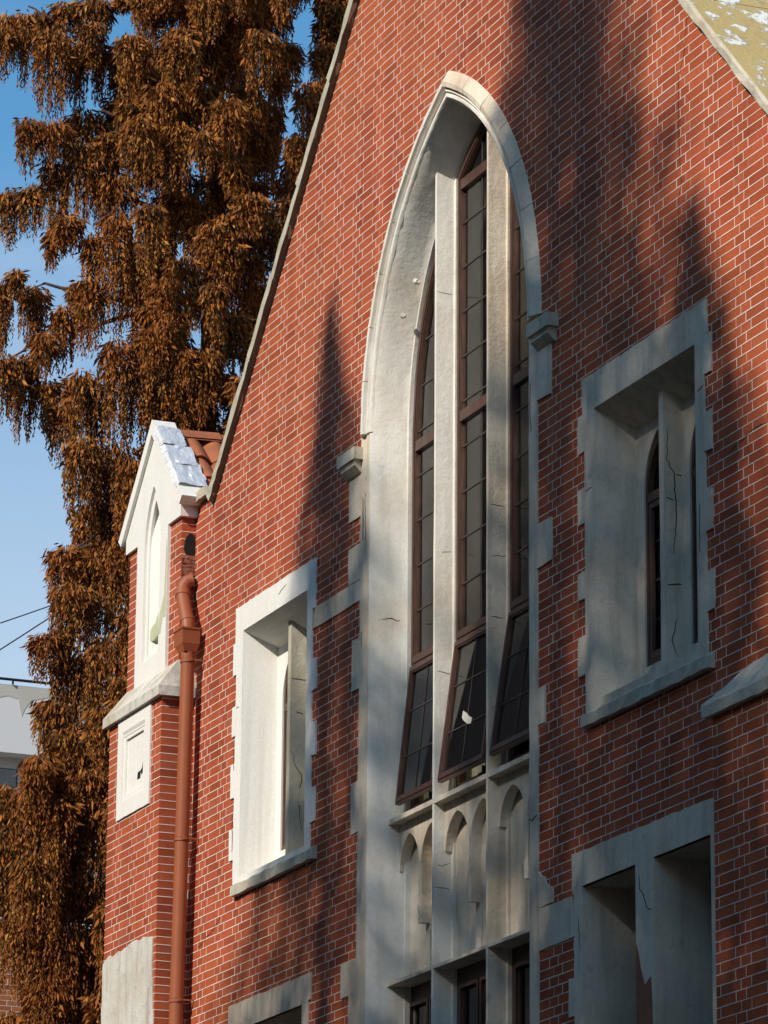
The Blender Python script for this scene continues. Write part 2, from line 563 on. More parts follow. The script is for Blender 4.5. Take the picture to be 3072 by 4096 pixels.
soft = [(-1.50, -1.3, 4, 10.4), (1.35, 1.505, 4, 10.4), (-1.637, -1.5, 4, 6.375), (-2.44, -1.49, 9.19, 9.345), (1.49, 2.06, 6.185, 6.455), (1.49, 1.72, 6.455, 6.56), (1.49, 1.60, 6.56, 6.65),
        (-4.008, -2.364, 9.46, 9.724), (-2.5, -2.364, 9.33, 9.73), (-3.978, -3.8, 7.55, 9.72), (-2.55, -2.415, 7.55, 9.6),
        (2.19, 3.927, 9.51, 9.747), (2.22, 2.4, 7.5, 9.6), (3.7, 3.882, 7.5, 9.6),
        (2.01, 4.05, 6.44, 6.705), (2.04, 2.2, 4, 6.5), (3.85, 4.14, 4, 6.6), (1.955, 2.1, 5.70, 5.94), (2.85, 3.2, 4, 6.5),
        (-4.012, -2.352, 6.45, 6.652), (-3.98, -3.8, 4, 6.5), (-2.55, -2.4, 4, 6.5), (-2.36, -2.5, 6.2, 6.45)]
for xt, a, b in TEETH_BL: soft.append((xt, -1.4, a, b))
for xt, a, b in TEETH_BR: soft.append((1.4, xt, a, b))
for xt, a, b in TEETH_LL: soft.append((xt, -3.9, a, b))
for xt, a, b in TEETH_LR: soft.append((-2.5, xt, a, b))
for xt, a, b in TEETH_RL: soft.append((xt, 2.3, a, b))
for xt, a, b in TEETH_RR: soft.append((3.8, xt, a, b))
hard = [LW, RW, LL, LRA, LRB]

CH, ST, HD = 0.0629, 0.2507, 0.1253   # course height, stretcher and header modules
JT = 0.0056                           # joint
BRICKS = []                           # (distance, kind, origin position) of whole bricks that may become single objects

class BrickField:
    """Flemish bond on a vertical plane; a runs along u, d is the distance out of the plane."""
    def __init__(s, org, u, nrm):
        s.o, s.u, s.n = Vector(org), Vector(u), Vector(nrm)
        s.bricks, s.ribs, s.beds = MB(), MB(), MB()
        s.whole = []
    def P(s, a, z, d):
        p = s.o+s.u*a+s.n*d
        return (p.x, p.y, p.z+z)
    def cell(s, mb, poly, d0, d1):
        mb.loft([s.P(a, z, d1) for a, z in poly], [s.P(a, z, d0) for a, z in poly])
    def fill(s, a0, a1, z0, z1, zref, phase, free, clips=(), single=False):
        k0, k1 = int(math.floor((z0-zref)/CH)), int(math.ceil((z1-zref)/CH))
        per = ST+HD
        for k in range(k0, k1):
            za, zb = zref+k*CH, zref+(k+1)*CH
            ivs = free(max(za, z0), min(zb, z1), a0, a1)
            ph = phase if k % 2 == 0 else phase+ST/2+HD*1.5
            i0 = int(math.floor((a0-ph)/per))-1
            i1 = int(math.ceil((a1-ph)/per))+1
            for x0, x1 in ivs:
                for i in range(i0, i1):
                    for off, ln in ((0, ST), (ST, HD)):
                        b0, b1 = ph+i*per+off, ph+i*per+off+ln
                        c0, c1 = max(b0, x0), min(b1, x1)
                        if c1-c0 < 0.012:
                            continue
                        jit = R.uniform(-0.0009, 0.0)
                        full = c0 == b0 and c1 == b1 and zb <= z1 and za >= z0
                        q = [(c0+JT/2, max(za, z0)+JT/2), (c1-JT/2, max(za, z0)+JT/2), (c1-JT/2, min(zb, z1)-JT/2), (c0+JT/2, min(zb, z1)-JT/2)]
                        qc = q
                        for c in (clips if c1 > -4.45 else ((0, 1, 10.80),)*bool(clips)):
                            qc = clip_half(qc, *c)
                            if not qc:
                                break
                        if not qc:
                            continue
                        if single and full and qc == q:
                            ctr = s.P((b0+b1)/2, (za+zb)/2, 0)
                            if in_frame(ctr):
                                s.whole.append(((Vector(ctr)-CAM).length, ln == ST, (b0+b1)/2, (za+zb)/2, jit, q))
                                continue_ = True
                            else:
                                continue_ = False
                        else:
                            continue_ = False
                        if not continue_:
                            s.cell(s.bricks, qc, -0.012, jit)
                        # upright joint at the right end
                        if c1 == b1 and b1 < x1-0.004:
                            w = JT*R.uniform(0.7, 1.15)/2
                            rq = [(b1-w, za+0.001), (b1+w, za+0.001), (b1+w+R.uniform(-.001, .001), zb-0.001), (b1-w+R.uniform(-.001, .001), zb-0.001)]
                            for c in (clips if b1 > -4.45 else ()):
                                rq = clip_half(rq, *c)
                                if not rq:
                                    break
                            if rq:
                                s.cell(s.ribs, rq, -0.004, 0.0013)
            # bed joint below this course
            for x0, x1 in free(za-0.002, za+0.002, a0, a1):
                m = max(1, int((x1-x0)/0.16))
                xs = [x0+(x1-x0)*j/m for j in range(m+1)]
                zo = [R.gauss(0, 0.0008) for _ in xs]
                wd = [JT*R.uniform(0.75, 1.2)/2 for _ in xs]
                for j in range(m):
                    if za < z0-0.001:
                        continue
                    q = [(xs[j], za+zo[j]-wd[j]), (xs[j+1], za+zo[j+1]-wd[j+1]), (xs[j+1], za+zo[j+1]+wd[j+1]), (xs[j], za+zo[j]+wd[j])]
                    for c in (clips if xs[j] > -4.6 else ((0, 1, 10.80),)*bool(clips)):
                        q = clip_half(q, *c)
                        if not q:
                            break
                    if q:
                        s.cell(s.beds, q, -0.004, 0.0016)
    def finish(s, parent, brick_mat, chosen=()):
        for w in s.whole:
            if w not in chosen:
                s.cell(s.bricks, w[5], -0.012, w[4])
        if s.bricks.f:
            s.bricks.build('brick', brick_mat, parent, kind='stuff', fix=False)
        if s.ribs.f:
            s.ribs.build('upright_joint', M['mortar'], parent, kind='stuff', fix=False)
        if s.beds.f:
            s.beds.build('bed_joint', M['mortar_bed'], parent, kind='stuff', fix=False)

def free_wall(za, zb, a0, a1):
    ivs = [(a0, a1)]
    for w in hard:
        if zb > w[2] and za < w[3]:
            ivs = subtract(ivs, w[0]-0.015, w[1]+0.015)
    for x0, x1, z0, z1 in soft:
        if za >= z0-0.004 and zb <= z1+0.004:
            ivs = subtract(ivs, x0+0.015, x1-0.015)
    h = arc_half(max(zb, SP), 2.40)
    if h is not None and zb > SP:
        ivs = subtract(ivs, XC-h, XC+h)
    elif zb > SP:
        ivs = subtract(ivs, XC-0.05, XC+0.05) if zb < SP+math.sqrt(2.40**2-CC**2) else ivs
    if za < SP:
        ivs = subtract(ivs, -1.34, 1.39)
    if zb < 7.16:
        ivs = subtract(ivs, 4.14, 99)
    return ivs

nl = math.hypot(GL, 1)
nr = math.hypot(GRs, 1)
clips = ((-GL/nl, 1/nl, (GA[1]-GL*GA[0])/nl-0.004), (GRs/nr, 1/nr, (zr(0))/nr-0.004))
ZREF = 6.749
fw = BrickField((0, 0, 0), (1, 0, 0), (0, -1, 0))
fw.fill(-5.02, 5.7, 4.7, 15.4, ZREF, 4.100, free_wall, clips, True)
# pier at the right
pier = MB()
pier.box(4.1345, 7.6, -0.112, 0.003, -0.2, 7.12)
pier_o = pier.build('corner_pier', M['backing'], church)
fp = BrickField((0, -0.115, 0), (1, 0, 0), (0, -1, 0))
fp.fill(4.134, 5.7, 4.7, 7.12, ZREF, 4.19, lambda za, zb, a0, a1: [(a0, a1)], (), True)
allw = sorted(fw.whole+fp.whole, key=lambda w: w[0]*(1.0 if w[1] else 1.25))[:300]
meshes = {}
for st, ln in ((True, ST), (False, HD)):
    b = MB()
    b.box(-ln/2+JT/2, ln/2-JT/2, 0, 0.012, -CH/2+JT/2, CH/2-JT/2)
    meshes[st] = b.mesh('brick', M['brick'])
for fld, par, yy in ((fw, gable, 0.0), (fp, pier_o, -0.115)):
    for w in fld.whole:
        if w in allw:
            link('brick', meshes[w[1]], par, None, (w[2], yy-w[4], w[3]))
fw.finish(gable, M['brick'], allw)
fp.finish(pier_o, M['brick'], allw)
# weathered stone on top of the pier
w_ = MB()
n_ = 16
rows = []
for j in range(n_+1):
    x = 4.08+(7.7-4.08)*(j/n_)**1.5
    rows.append(x)
def pierstone(x0, x1, e):
    mb = MB()
    k = 10
    prev = None
    for j in range(k+1):
        x = x0+(x1-x0)*j/k
        s = min(1.0, max(0.0, (x-4.08)/0.33)) if e else 1.0
        j2 = lambda a: R.gauss(0, a)
        ring = [(x, 0.0, 7.12), (x, -0.155+j2(.003), 7.12+j2(.003)), (x, -0.155+j2(.004), 7.185+j2(.006)), (x, -0.155+0.075*s+j2(.004), 7.19+0.10*s+j2(.006)), (x, -0.155+0.15*s+j2(.003), 7.195+0.20*s+j2(.006)), (x, 0.0, 7.195+0.20*s)]
        if prev:
            mb.loft(prev, ring)
        prev = ring
    return mb
mb = pierstone(4.08, 4.95, True)
mb.build('weathering_stone', M['worn'], pier_o)
mb = pierstone(4.953, 6.2, False)
mb.build('weathering_stone', M['worn'], pier_o)

# ------------------------------------------------------------------ gable copings
def slope_stone(x0, x1, zf, s, nx, t=0.075, y0=-0.052, y1=0.60, top=True):
    """coping stone between x0 and x1 along the roof slope; nx = outward normal (x,z)"""
    a0, a1 = (x0, zf(x0)), (x1, zf(x1))
    mb = MB()
    k = 6
    prev = None
    for j in range(k+1):
        x = x0+(x1-x0)*j/k
        z = zf(x)
        q = lambda a: R.gauss(0, a)
        ring = [(x+q(.002), y0+q(.003), z+q(.003)), (x+nx[0]*t+q(.003), y0+q(.003), z+nx[1]*t+q(.003)), (x+nx[0]*t*1.15, y1, z+nx[1]*t*1.15), (x, y1, z)]
        if prev:
            mb.loft(prev, ring, caps=(j == 1 or j == k))
        prev = ring
    return mb
nL = (-GL/nl, 1/nl)
nR = (GRs/nr, 1/nr)
xs = [GA[0]-0.05]
while xs[-1] > -4.5:
    xs.append(max(xs[-1]-R.uniform(0.42, 0.62), -4.56))
for a, b in zip(xs[:-1], xs[1:]):
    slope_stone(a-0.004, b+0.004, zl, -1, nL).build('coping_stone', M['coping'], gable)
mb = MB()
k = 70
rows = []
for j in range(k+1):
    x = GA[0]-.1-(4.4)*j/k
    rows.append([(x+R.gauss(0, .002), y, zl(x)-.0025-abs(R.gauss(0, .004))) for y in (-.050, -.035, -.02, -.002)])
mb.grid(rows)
mb.build('coping_soffit_shade', M['soffit'], gable)  # dark strip standing in for the shade under the left coping
xs = [GA[0]]
while xs[-1] < 7.5:
    xs.append(min(xs[-1]+R.uniform(1.1, 1.5), 7.6))
for a, b in zip(xs[:-1], xs[1:]):
    slope_stone(a+0.003, b-0.003, zr, 1, nR, 0.06, -0.045, 0.63).build('coping_stone', M['flake'], gable)
# dark worn front edge of the right coping
fe = MB()
k = 60
prev = None
for j in range(k+1):
    x = 2.5+5.0*j/k
    z = zr(x)
    q = lambda a: R.gauss(0, a)
    ring = [(x+q(.003), -0.044, z+q(.003)-0.004), (x+q(.003), -0.058+q(.004), z+0.004+q(.005)), (x+nR[0]*.05+q(.003), -0.058+q(.004), z+nR[1]*.05+q(.005)), (x+nR[0]*.064, -0.044, z+nR[1]*.064)]
    if prev:
        fe.loft(prev, ring, caps=(j == 1 or j == k))
    prev = ring
fe.build('coping_edge', M['worn'], gable)
# kneeler at the foot of the left coping
kn = MB()
pts = jloop([(-4.56, zl(-4.56)), (-4.62, 10.80), (-5.0, 10.80), (-5.0, 10.87), (-4.66, 10.885), (-4.62, zl(-4.56)+0.07)], 0.05, 0.005)
kn.plate(pts, [], -0.055, 0.4)
kn.build('kneeler_stone', M['worn'], gable)
# main roof behind the gable
rf = MB()
for sx, fz in ((-1, zl), (1, zr)):
    xe = -5.9 if sx < 0 else 7.8
    rf.loft([(GA[0], 0.64, GA[1]-0.05), (xe, 0.64, fz(xe)-0.05), (xe, 14.2, fz(xe)-0.05), (GA[0], 14.2, GA[1]-0.05)],
            [(GA[0], 0.64, GA[1]-0.25), (xe, 0.64, fz(xe)-0.25), (xe, 14.2, fz(xe)-0.25), (GA[0], 14.2, GA[1]-0.25)])
roof = rf.build('roof', M['tile'], church)

def tile_mesh(length, width, rise, th=0.016, lift=0.03):
    """curved clay tile lying along +u (down the slope), local axes: x across, y down slope, z out"""
    mb = MB()
    k = 8
    top = [[(-width/2+width*j/k, y, rise*math.sin(PI*j/k)+(lift if y > 0 else 0)) for j in range(k+1)] for y in (0, length)]
    bot = [[(p[0], p[1], p[2]-th) for p in r_] for r_ in top]
    mb.grid(top)
    mb.grid(bot)
    mb.grid([top[0], bot[0]])
    mb.grid([top[1], bot[1]])
    return mb.mesh('roof_tile', M['tile'], True)
TM = tile_mesh(0.40, 0.24, 0.07)
ang = math.atan(GRs)
dn = Vector((math.cos(ang), 0, -math.sin(ang)))
ac = Vector((0, -1, 0))
ot = Vector((math.sin(ang), 0, math.cos(ang)))
for i in range(9):
    for j in range(3):
        p = Vector((2.6+i*0.24, 0.76+j*0.225, zr(2.6+i*0.24)-0.03))
        o = link('roof_tile', TM, roof)
        rot = Matrix((ac, dn, ot)).transposed().to_4x4()
        o.matrix_world = Matrix.Translation(p) @ rot @ Matrix.Rotation(R.uniform(-.02, .02), 4, 'Z')

# ------------------------------------------------------------------ tall pointed window
def comb(base, teeth, z0, z1):
    pts = [(base, z0)]
    for xt, a, b in sorted(teeth, key=lambda t: t[1]):
        pts += [(base, a), (xt, a), (xt, b), (base, b)]
    return pts+[(base, z1)]

bigw = MB()
left = comb(-1.50, TEETH_BL[:4]+[(-1.784, 6.375, 6.62)], 6.375, SP)
loop = [(-1.637, 4.3), (-1.637, 6.375)]+left[1:]+[(-1.330, SP), (-1.330, 4.3)]
bigw.plate(jloop(loop, 0.09, 0.0025), [], -0.012, 0.02)
right = comb(1.505, TEETH_BR, 4.3, SP)
loop = [(1.383, SP), (1.383, 4.3)]+right
bigw.plate(jloop(loop, 0.09, 0.0025), [], -0.012, 0.02)
big = bigw.build('lancet_window', M['stone'], church)

def sweep(prof, zb, n=22, t0=0.0, t1=1.0, closed=False, both=True, jit=0.0):
    rows = []
    def row(fn):
        return [(*fn(r)[:1], y, fn(r)[1]) for r, y in prof]
    path = []
    if zb is not None:
        for q in range(9):
            path.append(lambda r, q=q: (XC-(r-CC), zb+(SP-zb)*q/9))
    for t in range(n+1):
        path.append(lambda r, t=t: arc_pt(r, t/n, -1))
    for t in range(n-1, -1, -1):
        path.append(lambda r, t=t: arc_pt(r, t/n, 1))
    if zb is not None:
        for q in range(8, -1, -1):
            path.append(lambda r, q=q: (XC+(r-CC), zb+(SP-zb)*q/9))
    for fn in path:
        rows.append([(fn(r)[0]+R.gauss(0, jit), y+R.gauss(0, jit), fn(r)[1]+R.gauss(0, jit)) for r, y in prof])
    return rows
mb = MB()
mb.grid(sweep([(2.278, -0.013), (2.258, 0.004), (2.236, 0.07), (2.213, 0.14), (2.197, 0.19), (2.182, 0.235), (2.172, 0.240), (2.160, 0.38)], 4.3, 26, jit=0.0012))
mb.build('jamb_reveal', M['white'], big, True)
mb = MB()
mb.grid(sweep([(2.334, 0.0), (2.330, -0.010), (2.322, -0.026), (2.312, -0.032), (2.304, -0.024), (2.300, -0.006), (2.297, -0.017), (2.292, -0.021), (2.272, -0.021), (2.262, -0.012), (2.258, 0.004)], None, 30, jit=0.0008))
mb.build('arch_moulding', M['white'], big, True)
hp = [(2.458, 0.004), (2.452, -0.006), (2.372, -0.052), (2.340, -0.050), (2.332, -0.016), (2.330, 0.004)]
NV = 7
for side in (-1, 1):
    for v in range(NV):
        mb = MB()
        prev = None
        for q in range(6):
            t = (v+q/5*0.985+0.006)/NV
            ring = [(arc_pt(r, t, side)[0], y+R.gauss(0, .0012), arc_pt(r, t, side)[1]+R.gauss(0, .001)) for r, y in hp]
            if prev:
                mb.loft(prev, ring, caps=True)
            prev = ring
        mb.build('voussoir', M['white'] if side < 0 else M['stone'], big)
for side, xa, xb in ((-1, -1.79, -1.46), (1, 1.50, 1.82)):
    mb = MB()
    mb.box(xa, xb, -0.085, 0.01, 10.225, 10.315)
    pr = [(-0.075, 10.225), (-0.062, 10.20), (-0.066, 10.185), (-0.03, 10.15), (-0.02, 10.14), (0.01, 10.13), (0.01, 10.225)]
    mb.prism_x(pr, xa+0.03, xb-0.03)
    mb.build('label_stop', M['worn'], big)

# mullions, transoms
for x0 in (-0.48, 0.415):
    mb = MB()
    prof = [(-.015, .125), (.015, .125), (.027, .25), (.047, .256), (.047, .34), (-.047, .34), (-.047, .256), (-.027, .25)]
    zt = arc_z(x0, R_OPEN)+0.02
    nz = 22
    rows = []
    for q in range(nz+1):
        z = 4.3+(zt-4.3)*q/nz
        rows.append([(x0+a+R.gauss(0, .0008), y+R.gauss(0, .0008), z) for a, y in prof+prof[:1]])
    for rr in rows:
        rr[-1] = rr[0]
    mb.grid(rows)
    mb.build('mullion', M['reveal'] if x0 > 0 else M['white'], big)
XL, XR = -1.308, 1.362
mb = MB()
mb.prism_x([(.124, 7.527), (.124, 7.562), (.27, 7.605), (.36, 7.61), (.36, 7.527)], XL-0.01, XR+0.01)
mb.build('transom', M['reveal'], big)
mb = MB()
mb.prism_x([(.124, 6.393), (.124, 6.416), (.275, 6.475), (.36, 6.49), (.36, 6.393)], XL-0.01, XR+0.01)
mb.build('transom', M['reveal'], big)
lights = [(XL, -0.507), (-0.453, 0.388), (0.442, XR)]

def parch(x0, x1, zs, h, n=8):
    w = (x1-x0)/2
    rr = (h*h+w*w)/(2*w)
    L = [(x0+rr-rr*math.cos(t/n*math.acos((rr-w)/rr)), zs+rr*math.sin(t/n*math.acos((rr-w)/rr))) for t in range(n+1)]
    return L+[(x0+x1-p[0], p[1]) for p in reversed(L[:-1])]
for xa, xb in ((-1.245, -0.507), (-0.453, 0.388), (0.442, 1.30)):
    xm = (xa+xb)/2
    a1 = parch(xa+.012, xm-.02, 7.2, .245)
    a2 = parch(xm+.02, xb-.012, 7.2, .245)
    lp = [(xa-.01, 7.53), (xa-.01, 7.2)]+a1+a2+[(xb+.01, 7.2), (xb+.01, 7.53)]
    mb = MB()
    mb.plate(lp, [], .20, .275)
    mb.build('tracery_arch', M['reveal'], big)
    mb = MB()
    mb.prism_y([(xm-.02, 6.80), (xm+.02, 6.80), (xm+.02, 7.205), (xm-.02, 7.205)], .203, .28)
    mb.loft([(xm-.035, .198, 6.905), (xm+.035, .198, 6.905), (xm+.035, .275, 6.905), (xm-.035, .275, 6.905)], [(xm-.03, .20, 6.78), (xm+.03, .20, 6.78), (xm+.03, .275, 6.78), (xm-.03, .275, 6.78)])
    mb.box(xm-.04, xm+.04, .262, .29, 6.46, 6.78)
    mb.build('colonnette', M['reveal'], big)
    mb = MB()
    rows = []
    for z in np.linspace(6.45, 7.55, 8):
        row = []
        for q in range(25):
            x = xa-.01+(xb-xa+.02)*q/24
            h_ = (x-xa)/(xm-xa) if x < xm else (x-xm)/(xb-xm)
            row.append((x, .272+.028*math.sin(PI*min(max(h_, 0), 1)), z))
        rows.append(row)
    mb.grid(rows)
    mb.build('niche_panel', M['reveal'], big, True)

# glazing of the tall window
def light_loop(xa, xb, r, zb, n=16):
    pts = [(xa, zb)]
    for q in range(n+1):
        x = xa+(xb-xa)*q/n
        pts.append((x, max(arc_z(x, r), zb+0.02)))
    pts.append((xb, zb))
    return pts
for li, (xa, xb) in enumerate(lights):
    e0 = .047 if li > 0 else .03
    e1 = .047 if li < 2 else .03
    fa, fb = xa+e0-.022, xb-e1+.022
    if li == 0: fa = XC-(2.165-CC)
    if li == 2: fb = XC+(2.165-CC)
    ro, ri = 2.162, 2.105
    fr = MB()
    fr.plate(light_loop(fa, fb, ro, 8.665), [light_loop(fa+.05, fb-.05, ri, 8.735)], .270, .315)
    fr.plate(light_loop(fa+.012, fb-.012, ro-.012, 8.68), [light_loop(fa+.04, fb-.04, ri+.012, 8.725)], .262, .271)
    fr.box(fa+.048, fb-.048, .268, .312, 10.235, 10.31)
    if li == 1:
        fr.box(fa+.048, fb-.048, .268, .312, 11.955, 12.03)
    fr.box(fa, fa+.05, .272, .315, 7.60, 8.664)
    fr.box(fb-.05, fb, .272, .315, 7.60, 8.664)
    fr.box(fa+.05, fb-.05, .272, .315, 7.60, 7.66)
    fr.build('window_frame', M['wood'], big)
    gl = MB()
    gl.plate(light_loop(fa+.045, fb-.045, ri+.006, 8.73), [], .296, .300)
    gl.build('pane', M['glass'], big)
    ld = MB()
    z = 8.735+.33
    while z < 12.3:
        xs_ = [x for x in np.linspace(fa+.05, fb-.05, 40) if arc_z(x, ri) > z]
        if len(xs_) > 2:
            ld.box(min(xs_), max(xs_), .289, .294, z-.005, z+.005)
            ld.box(min(xs_), max(xs_), .302, .306, z-.005, z+.005)
        z += .33
    xm = (fa+fb)/2-0.02
    ld.box(xm-.004, xm+.004, .290, .2945, 8.735, arc_z(xm, ri))
    ld.build('lead_bar', M['lead'], big)
    # top hung sash, standing open at the bottom
    a = math.radians((6.0, 7.2, 8.2)[li])
    zh, yh = 8.655, .258
    tf = lambda x, y, z, a=a: (x, yh+(y)*math.cos(a)+(z)*math.sin(a), zh+z*math.cos(a)-y*math.sin(a))
    L_ = 1.0
    sa = MB()
    o_ = [(fa+.012, -L_), (fb-.012, -L_), (fb-.012, 0), (fa+.012, 0)]
    i_ = [(fa+.062, -L_+.055), (fb-.062, -L_+.055), (fb-.062, -.05), (fa+.062, -.05)]
    sa.plate(o_, [i_], -.005, .03, tf)
    o2 = [(fa+.024, -L_+.014), (fb-.024, -L_+.014), (fb-.024, -.012), (fa+.024, -.012)]
    i2 = [(fa+.05, -L_+.042), (fb-.05, -L_+.042), (fb-.05, -.038), (fa+.05, -.038)]
    sa.plate(o2, [i2], -.012, -.004, tf)
    so = sa.build('sash', M['wood'], big)
    pg = MB()
    pg.plate([(fa+.058, -L_+.05), (fb-.058, -L_+.05), (fb-.058, -.045), (fa+.058, -.045)], [], .012, .016, tf)
    pg.build('pane', M['glass_dusty'], big)
    lb = MB()
    for zz in (-.33, -.66):
        lb.plate([(fa+.062, zz-.004), (fb-.062, zz-.004), (fb-.062, zz+.004), (fa+.062, zz+.004)], [], .006, .0105, tf)
    lb.plate([(xm-.003, -L_+.055), (xm+.003, -L_+.055), (xm+.003, -.05), (xm-.003, -.05)], [], .006, .0105, tf)
    lb.build('lead_bar', M['lead'], big)
    st = MB()
    xs_ = fb-.20
    st.box(xs_, xs_+.018, .20, .275, 7.60, 7.668)
    st.box(xs_-.1, xs_+.05, .215, .222, 7.626, 7.634)
    st.build('window_stay', M['iron'], big)
    # lower dark windows under the second transom
    lf = MB()
    lf.plate([(xa-.0, 4.3), (xb+.0, 4.3), (xb+.0, 6.40), (xa-.0, 6.40)], [[(xa+.09, 4.4), (xm-.03, 4.4), (xm-.03, 6.26), (xa+.09, 6.26)], [(xm+.03, 4.4), (xb-.09, 4.4), (xb-.09, 6.26), (xm+.03, 6.26)]], .285, .33)
    lf.plate([(xa+.07, 4.35), (xm-.012, 4.35), (xm-.012, 6.285), (xa+.07, 6.285)], [[(xa+.095, 4.42), (xm-.036, 4.42), (xm-.036, 6.255), (xa+.095, 6.255)]], .275, .284)
    lf.plate([(xm+.012, 4.35), (xb-.07, 4.35), (xb-.07, 6.285), (xm+.012, 6.285)], [[(xm+.036, 4.42), (xb-.095, 4.42), (xb-.095, 6.255), (xm+.036, 6.255)]], .275, .284)
    lf.build('window_frame', M['wood'], big)
    lg = MB()
    lg.plate([(xa+.08, 4.36), (xb-.08, 4.36), (xb-.08, 6.27), (xa+.08, 6.27)], [], .310, .314)
    lg.build('pane', M['glass_dusty'], big)

def curtain(x0, x1, z0, z1, y, label, mat='curtain'):
    mb = MB()
    k = max(12, int((x1-x0)/.012))
    rows = []
    for z in np.linspace(z0, z1, 10):
        rows.append([(x0+(x1-x0)*q/k, y+.018*math.sin(q*.9)+.008*math.sin(q*2.3+z), z) for q in range(k+1)])
    mb.grid(rows)
    o = mb.build('curtain', M[mat], None, True)
    o['label'] = label
    o['category'] = 'curtain'
    return o
curtain(-1.31, -0.98, 7.3, 11.9, .37, 'pale olive curtain hanging behind the left light of the tall window')
curtain(-0.92, -0.215, 7.3, 12.5, .375, 'pale olive curtain hanging behind the middle light of the tall window')
curtain(0.24, 0.60, 7.9, 8.80, .43, 'pale curtain hanging low behind the right open sash of the tall window')
curtain(2.36, 2.72, 7.4, 9.3, .42, 'drawn curtain behind the left light of the right gable window')
curtain(-3.83, -3.50, 7.4, 9.3, .42, 'drawn curtain behind the left light of the left gable window')
# pale boards with blue printed bands standing inside the middle light
for zt_, zb_, txt, lab in ((11.405, 10.99, 'ab.', 'upper pale board with blue printed band inside the middle light of the tall window'),
                           (9.985, 9.57, 'uQ', 'lower pale board with blue printed band inside the middle light of the tall window')):
    bd = thing('notice_board', lab, 'board', 'printed boards behind the glass')
    mb = MB()
    mb.box(-.122, .04, .333, .341, zb_, zt_)
    mb.build('board', M['board'], bd)
    mb = MB()
    mb.box(-.120, .041, .3305, .3325, zt_-.100, zt_-.034)
    mb.build('printed_band', M['blue'], bd)
    fc = bpy.data.curves.new('lettering', 'FONT')
    fc.body = txt
    fc.size = .045
    fc.align_x = 'CENTER'
    fc.extrude = .0006
    fc.materials.append(M['print'])
    tmp = bpy.data.objects.new('lettering', fc)
    col.objects.link(tmp)
    bpy.context.view_layer.update()
    me = bpy.data.meshes.new_from_object(tmp.evaluated_get(bpy.context.evaluated_depsgraph_get()))
    me.transform(Matrix.Translation((-.070, .3297, zt_-.083)) @ Matrix.Rotation(PI/2, 4, 'X'))
    bpy.data.objects.remove(tmp)
    link('lettering', me, bd)
# paper scrap on the middle sash
a = math.radians(7.2)
tf = lambda x, y, z: (x, .258+y*math.cos(a)+z*math.sin(a), 8.655+z*math.cos(a)-y*math.sin(a))
mb = MB()
mb.plate([(-.14, -.60), (-.10, -.63), (-.03, -.665), (.03, -.675), (.035, -.635), (-.02, -.615), (-.06, -.585), (-.135, -.55)], [], .004, .006, tf)
o = mb.build('paper_scrap', M['paper'])
tag(o, 'small torn beige paper scrap stuck on the middle open sash', 'paper')
tg = MB()

# flat string bands beside the windows
mb = MB()
mb.plate(jloop([(-2.414, 9.19), (-1.502, 9.19), (-1.502, 9.343), (-2.362, 9.343)], .08, .002), [], -.010, .02)
mb.build('string_band', M['stone'], church)
mb = MB()
mb.plate(jloop([(1.507, 6.183), (2.036, 6.195), (2.008, 6.45), (1.507, 6.455)], .08, .002), [], -.010, .02)
mb.build('string_band', M['stone'], church)

mb = MB()
mb.plate(jloop([(1.507, 6.458), (1.72, 6.462), (1.72, 6.56), (1.66, 6.575), (1.625, 6.60), (1.60, 6.65), (1.55, 6.66), (1.507, 6.69)], .04, .003), [], -.0115, .02)
mb.build('quoin_stone', M['stone'], big)

